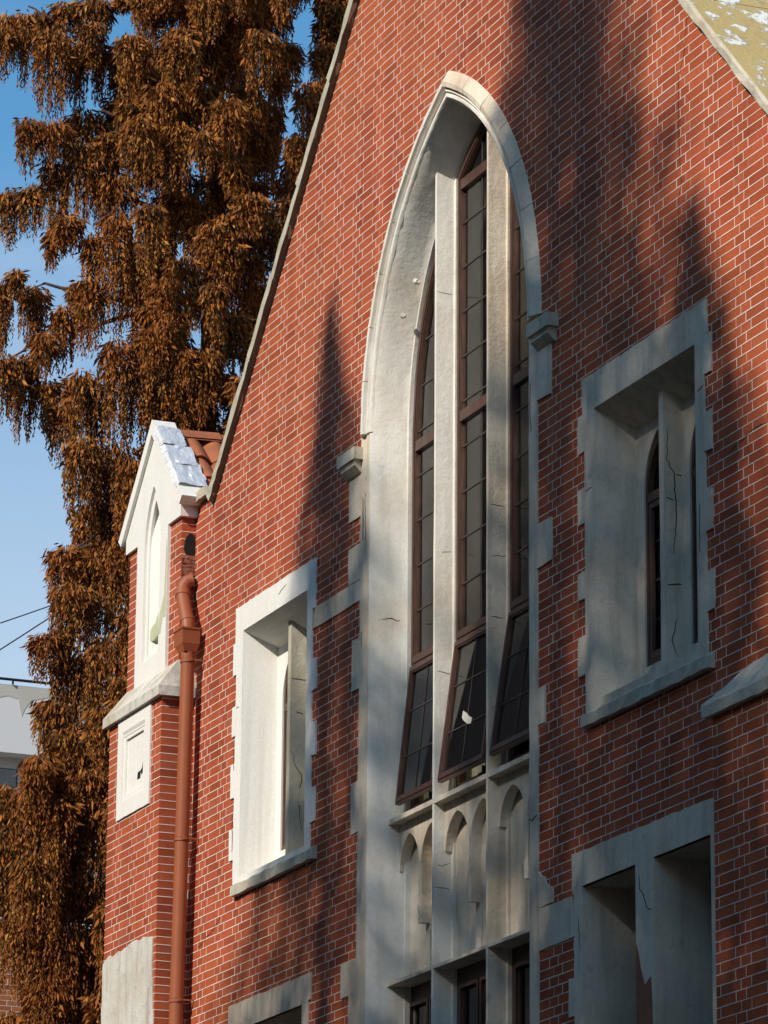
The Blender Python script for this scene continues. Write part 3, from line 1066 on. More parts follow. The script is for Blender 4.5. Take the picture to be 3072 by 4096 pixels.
# ------------------------------------------------------------------ square headed windows
def small_window(W, loop, front, reveal, sill_x, mull_mat, drop=.13):
    x0, x1, zb, zt = W
    s = MB()
    s.plate(jloop(loop, .06, .0028), [rect(W)], -.012, .02)
    win = s.build('gable_window', front, church)
    rv = MB()
    yf, yb = -.011, .25
    xi0, xi1, zi, zbi = x0+.07, x1-.07, zt-drop, zb+.13
    rows = []
    for q in range(9):
        t = q/8
        y = yf+(yb-yf)*t
        rows.append([(x0+.07*t+R.gauss(0, .001), y, zb-.02+.15*t), (x0+.07*t+R.gauss(0, .001), y, zb+(zt-zb)*.33), (x0+.07*t+R.gauss(0, .001), y, zb+(zt-zb)*.66), (x0+.07*t, y, zt-drop*t), ((x0+x1)/2, y, zt-drop*t+R.gauss(0, .0015)), (x1-.07*t, y, zt-drop*t), (x1-.07*t+R.gauss(0, .001), y, zb+(zt-zb)*.5), (x1-.07*t, y, zb-.02+.15*t)])
    rv.grid(rows)
    rv.build('jamb_reveal', reveal, win)
    sl = MB()
    prev = None
    m = 18
    for j in range(m+1):
        x = sill_x[0]+(sill_x[1]-sill_x[0])*j/m
        q = lambda a_: R.gauss(0, a_)
        ring = [(x, .02, 7.466), (x, -.045+q(.003), 7.466+q(.002)), (x, -.045+q(.004), 7.543+q(.004)), (x, .1, zb+.03+q(.004)), (x, .26, zb+.135), (x, .26, 7.466)]
        if not (x0 < x < x1):
            ring[3] = (x, .0, 7.566); ring[4] = (x, .02, 7.566); ring[5] = (x, .02, 7.466)
        if prev:
            sl.loft(prev, ring, caps=True)
        prev = ring
    sl.build('sill', M['worn'], win)
    xm = (x0+x1)/2-.015
    ip = MB()
    la = (x0+.178, xm-.118)
    lb_ = (xm+.122, x1-.178)
    zs, hgt, z0 = 8.93, .37, zb+.19
    holes = [[(l[0], z0)]+parch(l[0], l[1], zs, hgt)+[(l[1], z0)] for l in (la, lb_)]
    ip.plate([(x0+.03, zb), (x1-.03, zb), (x1-.03, zt), (x0+.03, zt)], holes, .249, .266)
    ip.build('tracery_plate', reveal, win)
    mu = MB()
    rows = []
    for q in range(11):
        z = zb+.02+(zt-zb)*q/10
        rows.append([(xm+a_+R.gauss(0, .0012), y+R.gauss(0, .001), z) for a_, y in ((-.034, .251), (-.03, .118), (.03, .118), (.034, .251))])
    mu.grid(rows)
    mu.build('mullion', mull_mat, win)
    for l in (la, lb_):
        f = MB()
        oo = [(l[0]-.005, z0-.005)]+parch(l[0]-.005, l[1]+.005, zs, hgt+.01)+[(l[1]+.005, z0-.005)]
        ii = [(l[0]+.03, z0+.04)]+parch(l[0]+.03, l[1]-.03, zs, hgt-.06)+[(l[1]-.03, z0+.04)]
        f.plate(oo, [ii], .262, .30)
        f.box(l[0]+.03, l[1]-.03, .258, .295, 8.86, 8.92)
        f.plate([(l[0]+.034, z0+.045), (l[1]-.034, z0+.045), (l[1]-.034, 8.855), (l[0]+.034, 8.855)], [[(l[0]+.065, z0+.09), (l[1]-.065, z0+.09), (l[1]-.065, 8.82), (l[0]+.065, 8.82)]], .266, .29)
        f.build('window_frame', M['wood'], win)
        p = MB()
        p.plate([(l[0]+.01, z0+.02)]+parch(l[0]+.02, l[1]-.02, zs, hgt-.05)+[(l[1]-.01, z0+.02)], [], .302, .306)
        p.build('pane', M['glass'], win)
        b_ = MB()
        for zz in (z0+.30, z0+.55, z0+.80):
            b_.box(l[0]+.066, l[1]-.066, .296, .300, zz-.004, zz+.004)
        b_.build('lead_bar', M['lead'], win)
    return win
lp = comb(-3.978, TEETH_LL, 7.555, 9.455)+[(-4.008, 9.455), (-4.008, 9.724), (-2.364, 9.724), (-2.364, 9.345)]+list(reversed(comb(-2.415, TEETH_LR, 7.555, 9.345)))
lwin = small_window(LW, lp, M['clean'], M['clean'], (-3.94, -2.29), M['worn'])
lp = comb(2.222, TEETH_RL, 7.555, 9.51)+[(2.19, 9.512), (2.19, 9.745), (3.927, 9.75), (3.927, 9.535)]+list(reversed(comb(3.882, TEETH_RR, 7.555, 9.53)))
rwin = small_window(RW, lp, M['stone'], M['reveal'], (2.22, 3.955), M['reveal'])

# lower windows
mb = MB()
lp = [(-3.98, 4.3), (-3.98, 6.45), (-4.012, 6.45), (-4.012, 6.652), (-2.352, 6.652), (-2.352, 6.46), (-2.40, 6.455), (-2.40, 4.3)]
mb.plate(jloop(lp, .07, .0025), [rect(LL)], -.012, .02)
llw = mb.build('lower_window', M['stone'], church)
mb = MB()
mb.box(LL[0]-.004, LL[0]+.0, -.011, .6, LL[2], LL[3])
mb.box(LL[1], LL[1]+.004, -.011, .6, LL[2], LL[3])
mb.box(LL[0]-.004, LL[1]+.004, -.011, .6, LL[3], LL[3]+.004)
mb.build('jamb_reveal', M['reveal'], llw)
mb = MB()
mb.plate(rect(LL, -.001), [[(-3.7, 4.6), (-3.2, 4.6), (-3.2, 6.3), (-3.7, 6.3)], [(-3.15, 4.6), (-2.65, 4.6), (-2.65, 6.3), (-3.15, 6.3)]], .30, .34)
mb.build('window_frame', M['wood'], llw)
mb = MB()
mb.plate(rect(LL, -.06), [], .32, .324)
mb.build('pane', M['glass_dusty'], llw)

mb = MB()
lp = [(2.04, 4.3), (2.04, 5.70), (1.955, 5.70), (1.955, 5.94), (2.04, 5.94), (2.04, 6.455), (2.01, 6.457), (2.01, 6.708), (4.05, 6.70), (4.05, 4.3)]
mb.plate(jloop(lp, .06, .003), [rect(LRA), rect(LRB)], -.012, .02)
lrw = mb.build('porch_window', M['stone'], church)
for W in (LRA, LRB):
    mb = MB()
    rows = []
    for q in range(9):
        y = -.011+.9*q/8
        rows.append([(W[0]+R.gauss(0, .0012), y, W[2]), (W[0]+R.gauss(0, .0012), y, 5.0), (W[0]+R.gauss(0, .0012), y, 5.7), (W[0], y, W[3]), (W[1], y, W[3]), (W[1], y, W[2])])
    mb.grid(rows)
    mb.build('jamb_reveal', M['reveal'], lrw)
    mb = MB()
    mb.box(W[0]-.02, W[1]+.02, .885, .93, W[2], W[3]+.02)
    mb.build('shutter_board', M['wood'], lrw)
# broken plaster on the pier between the porch openings
mb = MB()
mb.plate([(2.915, 5.3), (3.12, 5.3), (3.115, 5.62), (3.10, 5.78), (3.02, 5.74), (2.99, 5.80), (2.96, 5.86), (2.935, 5.95), (2.91, 6.0), (2.906, 5.6)], [], -.0165, -.008)
mb.build('broken_plaster', M['rubble'], lrw)

# ------------------------------------------------------------------ corner buttress
BX0, BX1, BY = -6.17, -4.935, -.27
UX0, UX1, UY = -6.21, -4.98, -.12
mb = MB()
mb.box(BX0+.004, BX1-.004, BY+.05, .6, -.2, 9.24)
mb.box(UX0+.004, UX1-.004, UY+.09, .6, 9.24, 10.72)
but = mb.build('buttress', M['backing'], church)
PLQ = (-5.925, -5.15, 8.40, 9.215)
def free_but(za, zb, a0, a1):
    ivs = [(a0, a1)]
    if za >= PLQ[2]-.003:
        ivs = subtract(ivs, PLQ[0]+.012, PLQ[1]-.012)
    return ivs
f1 = BrickField((0, BY, 0), (1, 0, 0), (0, -1, 0))
f1.fill(BX0, BX1, 7.28, 9.23, ZREF-.001, -5.06, free_but)
f1.fill(-5.0, BX1, 4.7, 7.28, ZREF-.001, -5.06, lambda za, zb, a0, a1: [(a0, a1)])
f1.finish(but, M['brick'])
f2 = BrickField((BX1, 0, 0), (0, 1, 0), (1, 0, 0))
f2.fill(BY, 0.0, 4.7, 9.23, ZREF-.001, BY, lambda za, zb, a0, a1: [(a0, a1)])
f2.finish(but, M['brick'])
f3 = BrickField((0, UY, 0), (1, 0, 0), (0, -1, 0))
f3.fill(UX0, UX1, 9.3, 10.70, ZREF-.001, -5.105, lambda za, zb, a0, a1: subtract([(a0, a1)], -5.945, -5.245))
f3.finish(but, M['brick'])
f4 = BrickField((UX1, 0, 0), (0, 1, 0), (1, 0, 0))
f4.fill(UY, 0.0, 9.3, 10.70, ZREF-.001, UY, lambda za, zb, a0, a1: [(a0, a1)])
f4.finish(but, M['brick'])
# weathering offset between the two stages
mb = MB()
q = lambda a_: R.gauss(0, a_)
lo = [(-6.225, -.315), (-4.885, -.315), (-4.885, .0), (-6.225, .0)]
up_ = [(UX0-.002, UY-.002), (UX1+.002, UY-.002), (UX1+.002, .0), (UX0-.002, .0)]
mb.loft([(x, y, 9.215) for x, y in lo], [(x, y, 9.293) for x, y in lo])
mb.loft([(x, y, 9.293) for x, y in lo], [(x, y, 9.535) for x, y in up_])
mb.build('weathering_stone', M['patch'], but)
# sunk square panel
mb = MB()
hole = [(-5.80, 8.535), (-5.275, 8.535), (-5.275, 9.115), (-5.80, 9.115)]
mb.plate(jloop(rect((PLQ[0], PLQ[1], PLQ[2], PLQ[3]-.004)), .06, .002), [hole], BY-.014, BY+.01)
mb.build('panel_surround', M['clean'], but)
mb = MB()
mb.plate(rect((-5.80, -5.275, 8.535, 9.115), .002), [[(-5.745, 8.58), (-5.33, 8.58), (-5.33, 9.03), (-5.745, 9.03)]], BY-.004, BY+.012)
mb.box(-5.745, -5.33, BY+.012, BY+.02, 8.58, 9.03)
mb.prism_x([(BY-.018, 9.115), (BY-.018, 9.10), (BY-.008, 9.075), (BY-.008, 9.06), (BY+.012, 9.035), (BY+.012, 9.115)], -5.80, -5.275)
mb.build('sunk_panel', M['clean'], but)
mb = MB()
mb.plate([(-5.50, 8.66), (-5.43, 8.66), (-5.42, 8.72), (-5.49, 8.715)], [], BY+.0095, BY+.0125)
mb.plate([(-5.40, 8.68), (-5.34, 8.72), (-5.335, 8.80), (-5.37, 8.78), (-5.385, 8.74), (-5.42, 8.72)], [], BY+.0092, BY+.0122)
mb.build('broken_hole', M['hole'], but)
# cement render on the foot of the buttress
top = [(BX0-.003, 7.30), (-6.10, 7.315), (-6.03, 7.335), (-5.93, 7.31), (-5.80, 7.335), (-5.70, 7.325), (-5.55, 7.35), (-5.42, 7.365), (-5.30, 7.345), (-5.21, 7.352), (-5.10, 7.335), (-5.0, 7.33)]
lp = [(BX0-.003, 4.3)]+top+[(-4.99, 7.1), (-4.975, 6.9), (-4.955, 6.7), (-4.95, 6.4), (-4.945, 4.3)]
mb = MB()
mb.plate(jloop(lp, .05, .004), [], BY-.008, BY+.003)
mb.build('render_patch', M['patch'], but)
# white niche panel with gablet
CX = -5.592
GF = -.135
gw = .68
def gz(x): return 11.55-1.1*abs(x-CX)
nx0, nx1 = CX-.365, CX+.365
outer = [(nx0, 9.50), (nx1, 9.50), (nx1, 10.70), (CX+.655, 10.70), (CX+.655, gz(CX+.655)), (CX, 11.55), (CX-.655, gz(CX-.655)), (CX-.655, 10.70), (nx0, 10.70)]
nh = [(CX-.19, 9.68)]+parch(CX-.19, CX+.19, 10.62, .50, 10)+[(CX+.19, 9.68)]
mb = MB()
mb.plate(outer, [nh], GF-.012, UY+.02)
mb.box(CX+.45, CX+.655, UY+.02, .0, 10.70, 10.80)
mb.build('gablet_face', M['clean'], but)
mb = MB()
nh2 = [(CX-.135, 9.72)]+parch(CX-.135, CX+.135, 10.60, .40, 10)+[(CX+.135, 9.72)]
nh1 = [(CX-.192, 9.678)]+parch(CX-.192, CX+.192, 10.62, .502, 10)+[(CX+.192, 9.678)]
mb.plate(nh1, [nh2], GF+.012, UY+.02)
rows = []
for z in list(np.linspace(9.70, 10.6, 8))+[10.75, 10.9, 11.05]:
    rows.append([(CX-.14+.28*k_/12, GF+.02+.055*math.sin(PI*k_/12), z) for k_ in range(13)])
mb.grid(rows)
mb.build('niche', M['clean'], but)
mb = MB()
mb.plate([(CX-.13, 9.86), (CX-.05, 9.84), (CX+.05, 9.86), (CX+.11, 9.85), (CX+.12, 10.02), (CX+.06, 10.05), (CX+.0, 9.98), (CX-.09, 9.96), (CX-.14, 9.93)], [], GF+.03, GF+.068)
mb.plate([(CX+.30, 9.95), (CX+.355, 9.95), (CX+.36, 10.5), (CX+.345, 10.6), (CX+.325, 10.3), (CX+.31, 10.1)], [], GF-.0145, GF-.010)
mb.plate([(CX+.12, 9.86), (CX+.20, 9.88), (CX+.22, 10.0), (CX+.31, 10.12), (CX+.30, 9.98), (CX+.24, 9.84), (CX+.17, 9.83)], [], GF-.0145, GF-.010)
mb.build('flaked_paint', M['moss'], but)
for sg in (-1, 1):
    mb = MB()
    t = .085
    nrm = (sg*1.1/math.hypot(1.1, 1), 1/math.hypot(1.1, 1))
    prev = None
    for j in range(9):
        x = CX+sg*(.70*j/8)
        z = gz(x)
        off = 0 if j else None
        tx = x+nrm[0]*t if j else CX
        tz = z+nrm[1]*t if j else 11.55+t*math.hypot(1.1, 1)
        ring = [(x, -.178, z), (tx, -.178+R.gauss(0, .001), tz), (tx, .02, tz), (x, .02, z)]
        if prev:
            mb.loft(prev, ring, caps=True)
        prev = ring
    mb.build('gablet_coping', M['clean'], but)
# crumpled foil over the right gablet coping
def foil(s0, s1, y0, y1):
    mb = MB()
    t = .091
    nrm = Vector((1.1/math.hypot(1.1, 1), 0, 1/math.hypot(1.1, 1)))
    rows = []
    for j in range(15):
        s_ = s0+(s1-s0)*j/14
        x = CX+s_
        base = Vector((x, 0, gz(x)))
        row = []
        for k_ in range(13):
            y = y0+(y1-y0)*k_/12
            h_ = t+.004+.022*abs(mnoise.noise(Vector((s_*9, y*7, s0*31))))+.010*abs(mnoise.noise(Vector((s_*26, y*22, s0*17))))
            p = base+nrm*h_
            if k_ == 0:
                p = base+nrm*(t-.035); y = y0-.002
            row.append((p.x, y+R.gauss(0, .004), p.z))
        rows.append(row)
    mb.grid(rows)
    return mb.build('foil_flashing', M['foil'], but)
foil(.02, .20, -.182, .03)
foil(.20, .40, -.184, .06)
foil(.38, .60, -.186, .08)
# little tiled roof behind the gablet
GT = tile_mesh(0.36, 0.21, 0.06)
a1 = math.atan(1.1)
dn = Vector((math.cos(a1), 0, -math.sin(a1)))
ac = Vector((0, -1, 0))
ot = Vector((math.sin(a1), 0, math.cos(a1)))
mb = MB()
mb.loft([(CX, .03, 11.53), (CX+.95, .03, 10.50), (CX+.95, 2.5, 10.50), (CX, 2.5, 11.53)], [(CX, .03, 11.40), (CX+.95, .03, 10.38), (CX+.95, 2.5, 10.38), (CX, 2.5, 11.40)])
mb.loft([(CX, .03, 11.53), (CX-.7, .03, 10.77), (CX-.7, 2.5, 10.77), (CX, 2.5, 11.53)], [(CX, .03, 11.40), (CX-.7, .03, 10.65), (CX-.7, 2.5, 10.65), (CX, 2.5, 11.40)])
gro = mb.build('gablet_roof', M['rubble'], church)
for i in range(4):
    for j in range(9):
        x = CX+.03+i*.21
        p = Vector((x, .13+j*.2, 11.53-1.1*(x-CX)+.03))
        o = link('roof_tile', GT, gro)
        o.matrix_world = Matrix.Translation(p) @ Matrix((ac, dn, ot)).transposed().to_4x4() @ Matrix.Rotation(R.uniform(-.04, .04), 4, 'Z')
RT = tile_mesh(0.36, 0.24, 0.09, .018, .012)
for j in range(6):
    o = link('ridge_tile', RT, gro)
    o.matrix_world = Matrix.Translation((CX, .03+j*.34, 11.53)) @ Matrix(((1, 0, 0), (0, 1, 0), (0, 0, 1))).to_4x4() @ Matrix.Rotation(R.uniform(-.03, .03), 4, 'Z')

# torn-out drain hole and rubble above the pipe
mb = MB()
hx = UX1+.0012
lp = [(-.10, 10.44), (-.085, 10.53), (-.05, 10.575), (-.012, 10.56), (-.002, 10.50), (-.004, 10.40), (-.03, 10.33), (-.07, 10.37)]
mb.loft([(hx+.004, y, z) for y, z in lp], [(hx-.02, y, z) for y, z in lp])
mb.build('drain_hole', M['hole'], but)
mb = MB()
for z in np.arange(10.06, 10.38, .033):
    prev = None
    for y in np.linspace(-.118, .0, 6):
        dd = .006+abs(R.gauss(0, .006))
        ring = [(UX1, y, z), (UX1+dd, y, z+R.gauss(0, .003)), (UX1+dd*R.uniform(.6, 1.2), y, z+.031), (UX1, y, z+.031)]
        if prev:
            mb.loft(prev, ring)
        prev = ring
mb.build('broken_brickwork', M['rubble'], but)

# ------------------------------------------------------------------ drainpipe
PX0, PX1, PY = -4.775, -4.865, -.118
def px(z): return PX0+(PX1-PX0)*(9.5-z)/2.8
mb = MB()
mb.tube([(px(z), PY, z) for z in np.linspace(9.56, 3.5, 12)], .0545, 28)
pipe = mb.build('drainpipe', M['pipe'], church, True)
mb = MB()
bend = [(-4.93, -.03, 10.18), (-4.945, -.075, 10.165), (-4.95, -.105, 10.12), (-4.935, -.118, 10.06), (-4.90, -.12, 9.99), (-4.84, -.12, 9.87), (-4.80, -.12, 9.80), (-4.785, -.12, 9.74), (-4.783, -.12, 9.66)]
mb.tube(bend, .0545, 28)
mb.build('pipe_bend', M['pipe'], pipe, True)
for p0, p1 in (((-4.943, -.112, 10.08), (-4.92, -.12, 10.03)), ((-4.818, -.12, 9.83), (-4.80, -.12, 9.795))):
    mb = MB()
    mb.tube([p0, p1], .060, 28)
    mb.build('pipe_collar', M['pipe'], pipe, True)
mb = MB()
hx0, hx1, hy0, hy1 = -4.885, -4.700, -.19, -.05
mb.loft([(hx0, hy0, 9.60), (hx1, hy0, 9.60), (hx1, hy1, 9.60), (hx0, hy1, 9.60)], [(hx0-.012, hy0-.008, 9.715), (hx1+.012, hy0-.008, 9.715), (hx1+.012, hy1, 9.715), (hx0-.012, hy1, 9.715)])
mb.loft([(hx0-.018, hy0-.014, 9.715), (hx1+.018, hy0-.014, 9.715), (hx1+.018, hy1, 9.715), (hx0-.018, hy1, 9.715)], [(hx0-.018, hy0-.014, 9.728), (hx1+.018, hy0-.014, 9.728), (hx1+.018, hy1, 9.728), (hx0-.018, hy1, 9.728)])
mb.loft([(hx0, hy0, 9.598), (hx1, hy0, 9.598), (hx1, hy1, 9.598), (hx0, hy1, 9.598)], [(-4.84, -.17, 9.54), (-4.72, -.17, 9.54), (-4.72, -.066, 9.54), (-4.84, -.066, 9.54)])
mb.build('hopper_head', M['pipe'], pipe)
for z in (9.475, 8.065, 6.815):
    mb = MB()
    mb.tube([(px(z), PY, z+.013), (px(z), PY, z-.013)], .0585, 28)
    mb.tube([(px(z), PY, z+.016), (px(z), PY, z+.012)], .061, 28)
    mb.tube([(px(z), PY, z-.012), (px(z), PY, z-.016)], .061, 28)
    mb.box(px(z)+.05, px(z)+.075, PY-.012, PY+.012, z-.012, z+.012)
    mb.box(px(z)+.055, px(z)+.068, PY, .0, z-.006, z+.006)
    mb.build('pipe_bracket', M['pipe'], pipe)

# ------------------------------------------------------------------ cracks and flaked spots
def crack(mb, pts, y, w=.0035, axis='x', c=0.0):
    """thin open crack following points; on the plane y=const (axis x) or x=const (axis y)"""
    fine = []
    for a_, b_ in zip(pts[:-1], pts[1:]):
        m = max(2, int(math.hypot(b_[0]-a_[0], b_[1]-a_[1])/.025))
        for q_ in range(m):
            t = q_/m
            fine.append((a_[0]+(b_[0]-a_[0])*t+R.gauss(0, .003), a_[1]+(b_[1]-a_[1])*t+R.gauss(0, .003)))
    fine.append(pts[-1])
    k_ = len(fine)
    for i in range(k_-1):
        (ax, az), (bx, bz) = fine[i], fine[i+1]
        dx, dz = bx-ax, bz-az
        l = math.hypot(dx, dz) or 1
        nx, nz = -dz/l, dx/l
        wa = w*(.35+.65*math.sin(PI*(i+.3)/k_))
        wb_ = w*(.35+.65*math.sin(PI*(i+1.3)/k_))
        quad = [(ax-nx*wa/2, az-nz*wa/2), (bx-nx*wb_/2, bz-nz*wb_/2), (bx+nx*wb_/2, bz+nz*wb_/2), (ax+nx*wa/2, az+nz*wa/2)]
        if axis == 'x':
            mb.loft([(p[0], y, p[1]) for p in quad], [(p[0], y+.003, p[1]) for p in quad])
        else:
            cf = c if callable(c) else (lambda y_: c)
            mb.loft([(cf(p[0]), p[0], p[1]) for p in quad], [(cf(p[0])-.003, p[0], p[1]) for p in quad])
mb = MB()
for pts, w in (([(3.70, 11.66), (3.66, 11.45), (3.58, 11.28), (3.57, 11.1), (3.58, 10.8), (3.60, 10.6), (3.55, 10.5), (3.56, 10.3)], .006), ([(3.62, 10.3), (3.52, 10.0), (3.50, 9.85)], .007),
               ([(-4.72, 7.21), (-4.55, 7.26), (-4.40, 7.30), (-4.25, 7.37)], .008), ([(-2.2, 7.30), (-2.0, 7.28), (-1.85, 7.31)], .007),
               ([(2.9, 11.6), (2.8, 11.45), (2.7, 11.4), (2.65, 11.2)], .005), ([(4.2, 8.72), (4.5, 8.78), (4.75, 8.76)], .008), ([(1.0, 8.3), (1.2, 8.25)], .005)):
    crack(mb, pts, -.0025, w*.6)
mb.build('crack', M['bcrack'], gable, kind='stuff')
mb = MB()
for pts, w in (([(-1.455, 9.94), (-1.445, 9.8), (-1.45, 9.62)], .012), ([(-1.46, 8.95), (-1.462, 8.84)], .007), ([(-1.42, 9.97), (-1.40, 9.6)], .005), ([(1.41, 9.95), (1.405, 9.75), (1.42, 9.62)], .006), ([(1.37, 7.05), (1.43, 7.04), (1.50, 7.06)], .006)):
    crack(mb, pts, -.0152, w)
for pts in ([(.02, 9.05), (.25, 9.06)], [(.03, 9.41), (.22, 9.40)], [(.04, 8.63), (.20, 8.62)], [(.06, 8.0), (.1, 8.02), (.25, 8.0)]):
    crack(mb, [(.13+(y_/2), z_) for y_, z_ in pts], 0, .005, 'y', lambda y_: .415+.0155+.012*(y_-.125)/.125)
for pts in ([(.13, 10.3), (.24, 10.3)], [(.13, 9.3), (.24, 9.31)], [(.13, 8.45), (.25, 8.44)], [(.13, 7.12), (.18, 7.10), (.24, 7.12)], [(.13, 6.95), (.24, 6.94)], [(.13, 11.2), (.24, 11.19)]):
    crack(mb, pts, 0, .005, 'y', lambda y_: -.48+.0155+.012*(y_-.125)/.125)
crack(mb, [(-.42, 6.78), (-.2, 6.83), (-.12, 6.92)], .30, .006)
crack(mb, [(-.33, 6.72), (-.36, 6.62), (-.31, 6.55), (-.32, 6.48)], .297, .007)
crack(mb, [(.05, 9.0), (.12, 9.02), (.22, 8.99)], 0, .006, 'y', lambda y_: XC-(2.258-.076*y_/.235-CC)+.0006)
mb.build('crack', M['crack'], big, kind='stuff')
mb = MB()
for pts, w in (([(-4.0, 8.1), (-3.99, 7.95), (-3.995, 7.82)], .010), ([(-4.0, 8.62), (-3.985, 8.45)], .006), ([(-3.96, 8.93), (-3.9, 8.93)], .004), ([(-3.1, 9.62), (-2.95, 9.66)], .004)):
    crack(mb, pts, -.0145, w)
for pts in ([(.13, 8.45), (.16, 8.35), (.22, 8.25), (.19, 8.1), (.21, 7.95), (.22, 7.85)], [(.13, 9.0), (.24, 9.0)], [(.14, 8.75), (.22, 8.74)]):
    crack(mb, pts, 0, .007, 'y', lambda y_: -3.1935+.0308+.004*(y_-.118)/.133)
mb.build('crack', M['crack'], lwin, kind='stuff')
mb = MB()
for pts in ([(.15, 9.2), (.14, 9.0), (.19, 8.9), (.20, 8.6), (.18, 8.4)], [(.13, 8.75), (.18, 8.74)], [(.20, 8.9), (.24, 8.9)], [(.14, 8.2), (.23, 8.21)], [(.2, 8.0), (.16, 7.85), (.2, 7.75)]):
    crack(mb, pts, 0, .007, 'y', lambda y_: 3.048+.0308+.004*(y_-.118)/.133)
for pts, w in (([(2.24, 9.0), (2.33, 9.0)], .005), ([(3.80, 9.2), (3.87, 9.22)], .006), ([(3.81, 8.5), (3.80, 8.2)], .005)):
    crack(mb, pts, -.0145, w)
mb.build('crack', M['crack'], rwin, kind='stuff')
mb = MB()
for pts, w in (([(3.0, 6.30), (3.05, 6.2), (3.12, 6.18)], .006), ([(2.95, 6.42), (2.96, 6.33), (3.02, 6.28)], .005), ([(2.1, 6.3), (2.13, 6.1)], .004)):
    crack(mb, pts, -.0145, w)
mb.build('crack', M['crack'], lrw, kind='stuff')
# lumps of plaster hanging off the left reveal
def lump(x, y, z, s, mat, par, seed):
    rr = random.Random(seed)
    bm = bmesh.new()
    bmesh.ops.create_icosphere(bm, subdivisions=2, radius=1)
    for v in bm.verts:
        k_ = rr.uniform(.6, 1.15)
        v.co = Vector((x+v.co.x*s[0]*k_, y+v.co.y*s[1]*k_, z+v.co.z*s[2]*k_))
    me = bpy.data.meshes.new('loose_plaster')
    bm.to_mesh(me)
    bm.free()
    me.materials.append(mat)
    link('loose_plaster', me, par)
lump(-1.30, .20, 8.63, (.02, .05, .035), M['clean'], big, 3)
lump(-1.05, .12, 11.20, (.012, .03, .022), M['white'], big, 4)
lump(-.93, .17, 11.43, (.012, .03, .025), M['white'], big, 5)

# ------------------------------------------------------------------ far building at the left
far = thing('white_office_block', 'white rendered block with window strip and orange brick base behind the rusty tree', 'building')
FX = -22.0
def fbox(mb, y0, y1, z0, z1, d0=0.0, d1=-.4):
    mb.box(FX+d1, FX+d0, y0, y1, z0, z1)
mb = MB()
fbox(mb, -4, 16, 12.66, 13.50, 0, -8)
fbox(mb, -4, 16, 12.60, 12.66, -.25, -8)
fbox(mb, -4, 16, 10.47, 10.62, .05, -8)
mb.build('upper_wall', M['render'], far)
mb = MB()
fbox(mb, -4, 16, 0, 10.47, -.012, -8)
fwall = mb.build('lower_wall', M['mortar_bed'], far)
mb = MB()
fbox(mb, -4, 16, 10.62, 12.60, -.5, -8)
mb.build('inner_wall', M['room'], far)
for i, y0 in enumerate(np.arange(-3.2, 15, 1.02)):
    wf = MB()
    yo = y0+.105
    wf.box(FX-.32, FX-.26, yo, yo+.06, 10.62, 12.60)
    wf.box(FX-.32, FX-.27, yo+.06, yo+1.02, 12.53, 12.60)
    wf.box(FX-.32, FX-.27, yo+.06, yo+1.02, 10.62, 10.70)
    w_o = wf.build('window', M['render'], far)
    pn = MB()
    pn.box(FX-.305, FX-.30, yo+.06, yo+1.02, 10.70, 12.53)
    pn.build('pane', M['glass'], w_o)
mb = MB()
mb.tube([(FX+.02, y, 13.56) for y in np.linspace(-4, 16, 30)], .017, 8)
for y in np.arange(-3.6, 16, .62):
    mb.box(FX+.01, FX+.03, y, y+.02, 13.50, 13.56)
mb.build('parapet_rail', M['iron'], far)
mb = MB()
lp = [(3.2, 13.495), (4.6, 13.495), (4.6, 13.38), (4.35, 13.40), (4.22, 13.36), (4.10, 13.33), (4.02, 13.22), (3.98, 13.12), (3.955, 13.20), (3.93, 13.33), (3.8, 13.36), (3.66, 13.32), (3.4, 13.36), (3.2, 13.34)]
mb.loft([(FX+.004, y, z) for y, z in lp], [(FX-.003, y, z) for y, z in lp])
mb.build('damp_stain', M['damp'], far)
ff = BrickField((FX, 0, 0), (0, 1, 0), (1, 0, 0))
ff.fill(3.3, 5.0, 9.0, 10.465, 8.90, 3.35, lambda za, zb, a0, a1: [(a0, a1)])
# those bricks one by one
cells = ff.bricks
for i in range(0, len(cells.v), 8):
    b = MB()
    b.v = cells.v[i:i+8]
    b.f = [tuple(q_-i for q_ in f_) for f_ in cells.f[i//8*6:i//8*6+6]]
    b.build('brick', M['brick_far'], fwall)
for mbx, nm, mt in ((ff.ribs, 'upright_joint', 'mortar_bed'), (ff.beds, 'bed_joint', 'mortar_bed')):
    mbx.build(nm, M[mt], fwall, kind='stuff', fix=False)
for (y0, z0, y1, z1), lab in (((3.3, 13.93, 6.2, 15.60), 'upper thin black overhead wire rising behind the rusty tree'), ((3.3, 13.60, 6.2, 16.15), 'lower thin black overhead wire rising more steeply behind the rusty tree')):
    mb = MB()
    mb.tube([(FX+1.2, y0+(y1-y0)*t, z0+(z1-z0)*t-.12*math.sin(PI*t)) for t in np.linspace(0, 1, 12)], .008, 6)
    tag(mb.build('overhead_wire', M['iron']), lab, 'wire', 'overhead wires')

# ------------------------------------------------------------------ building added across the street to block sky light (out of frame, mirrored in the glass)
opp = thing('sky_blocking_building', 'long brick building added across the street to block sky light, outside the frame', 'building')
mb = MB()
mb.box(-70, 80, -52, -36, -.2, 25)
ow = mb.build('wall', M['dark_brick'], opp)
mb = MB()
for x in np.arange(-66, 78, 4.0):
    for z in np.arange(3, 23, 3.6):
        mb.box(x, x+1.6, -36.02, -35.96, z, z+2.0)
mb.build('window', M['room'], opp, kind='stuff')
mb = MB()
mb.box(-70.4, 80.4, -52.4, -35.6, 25, 25.5)
mb.build('cornice', M['worn'], opp)

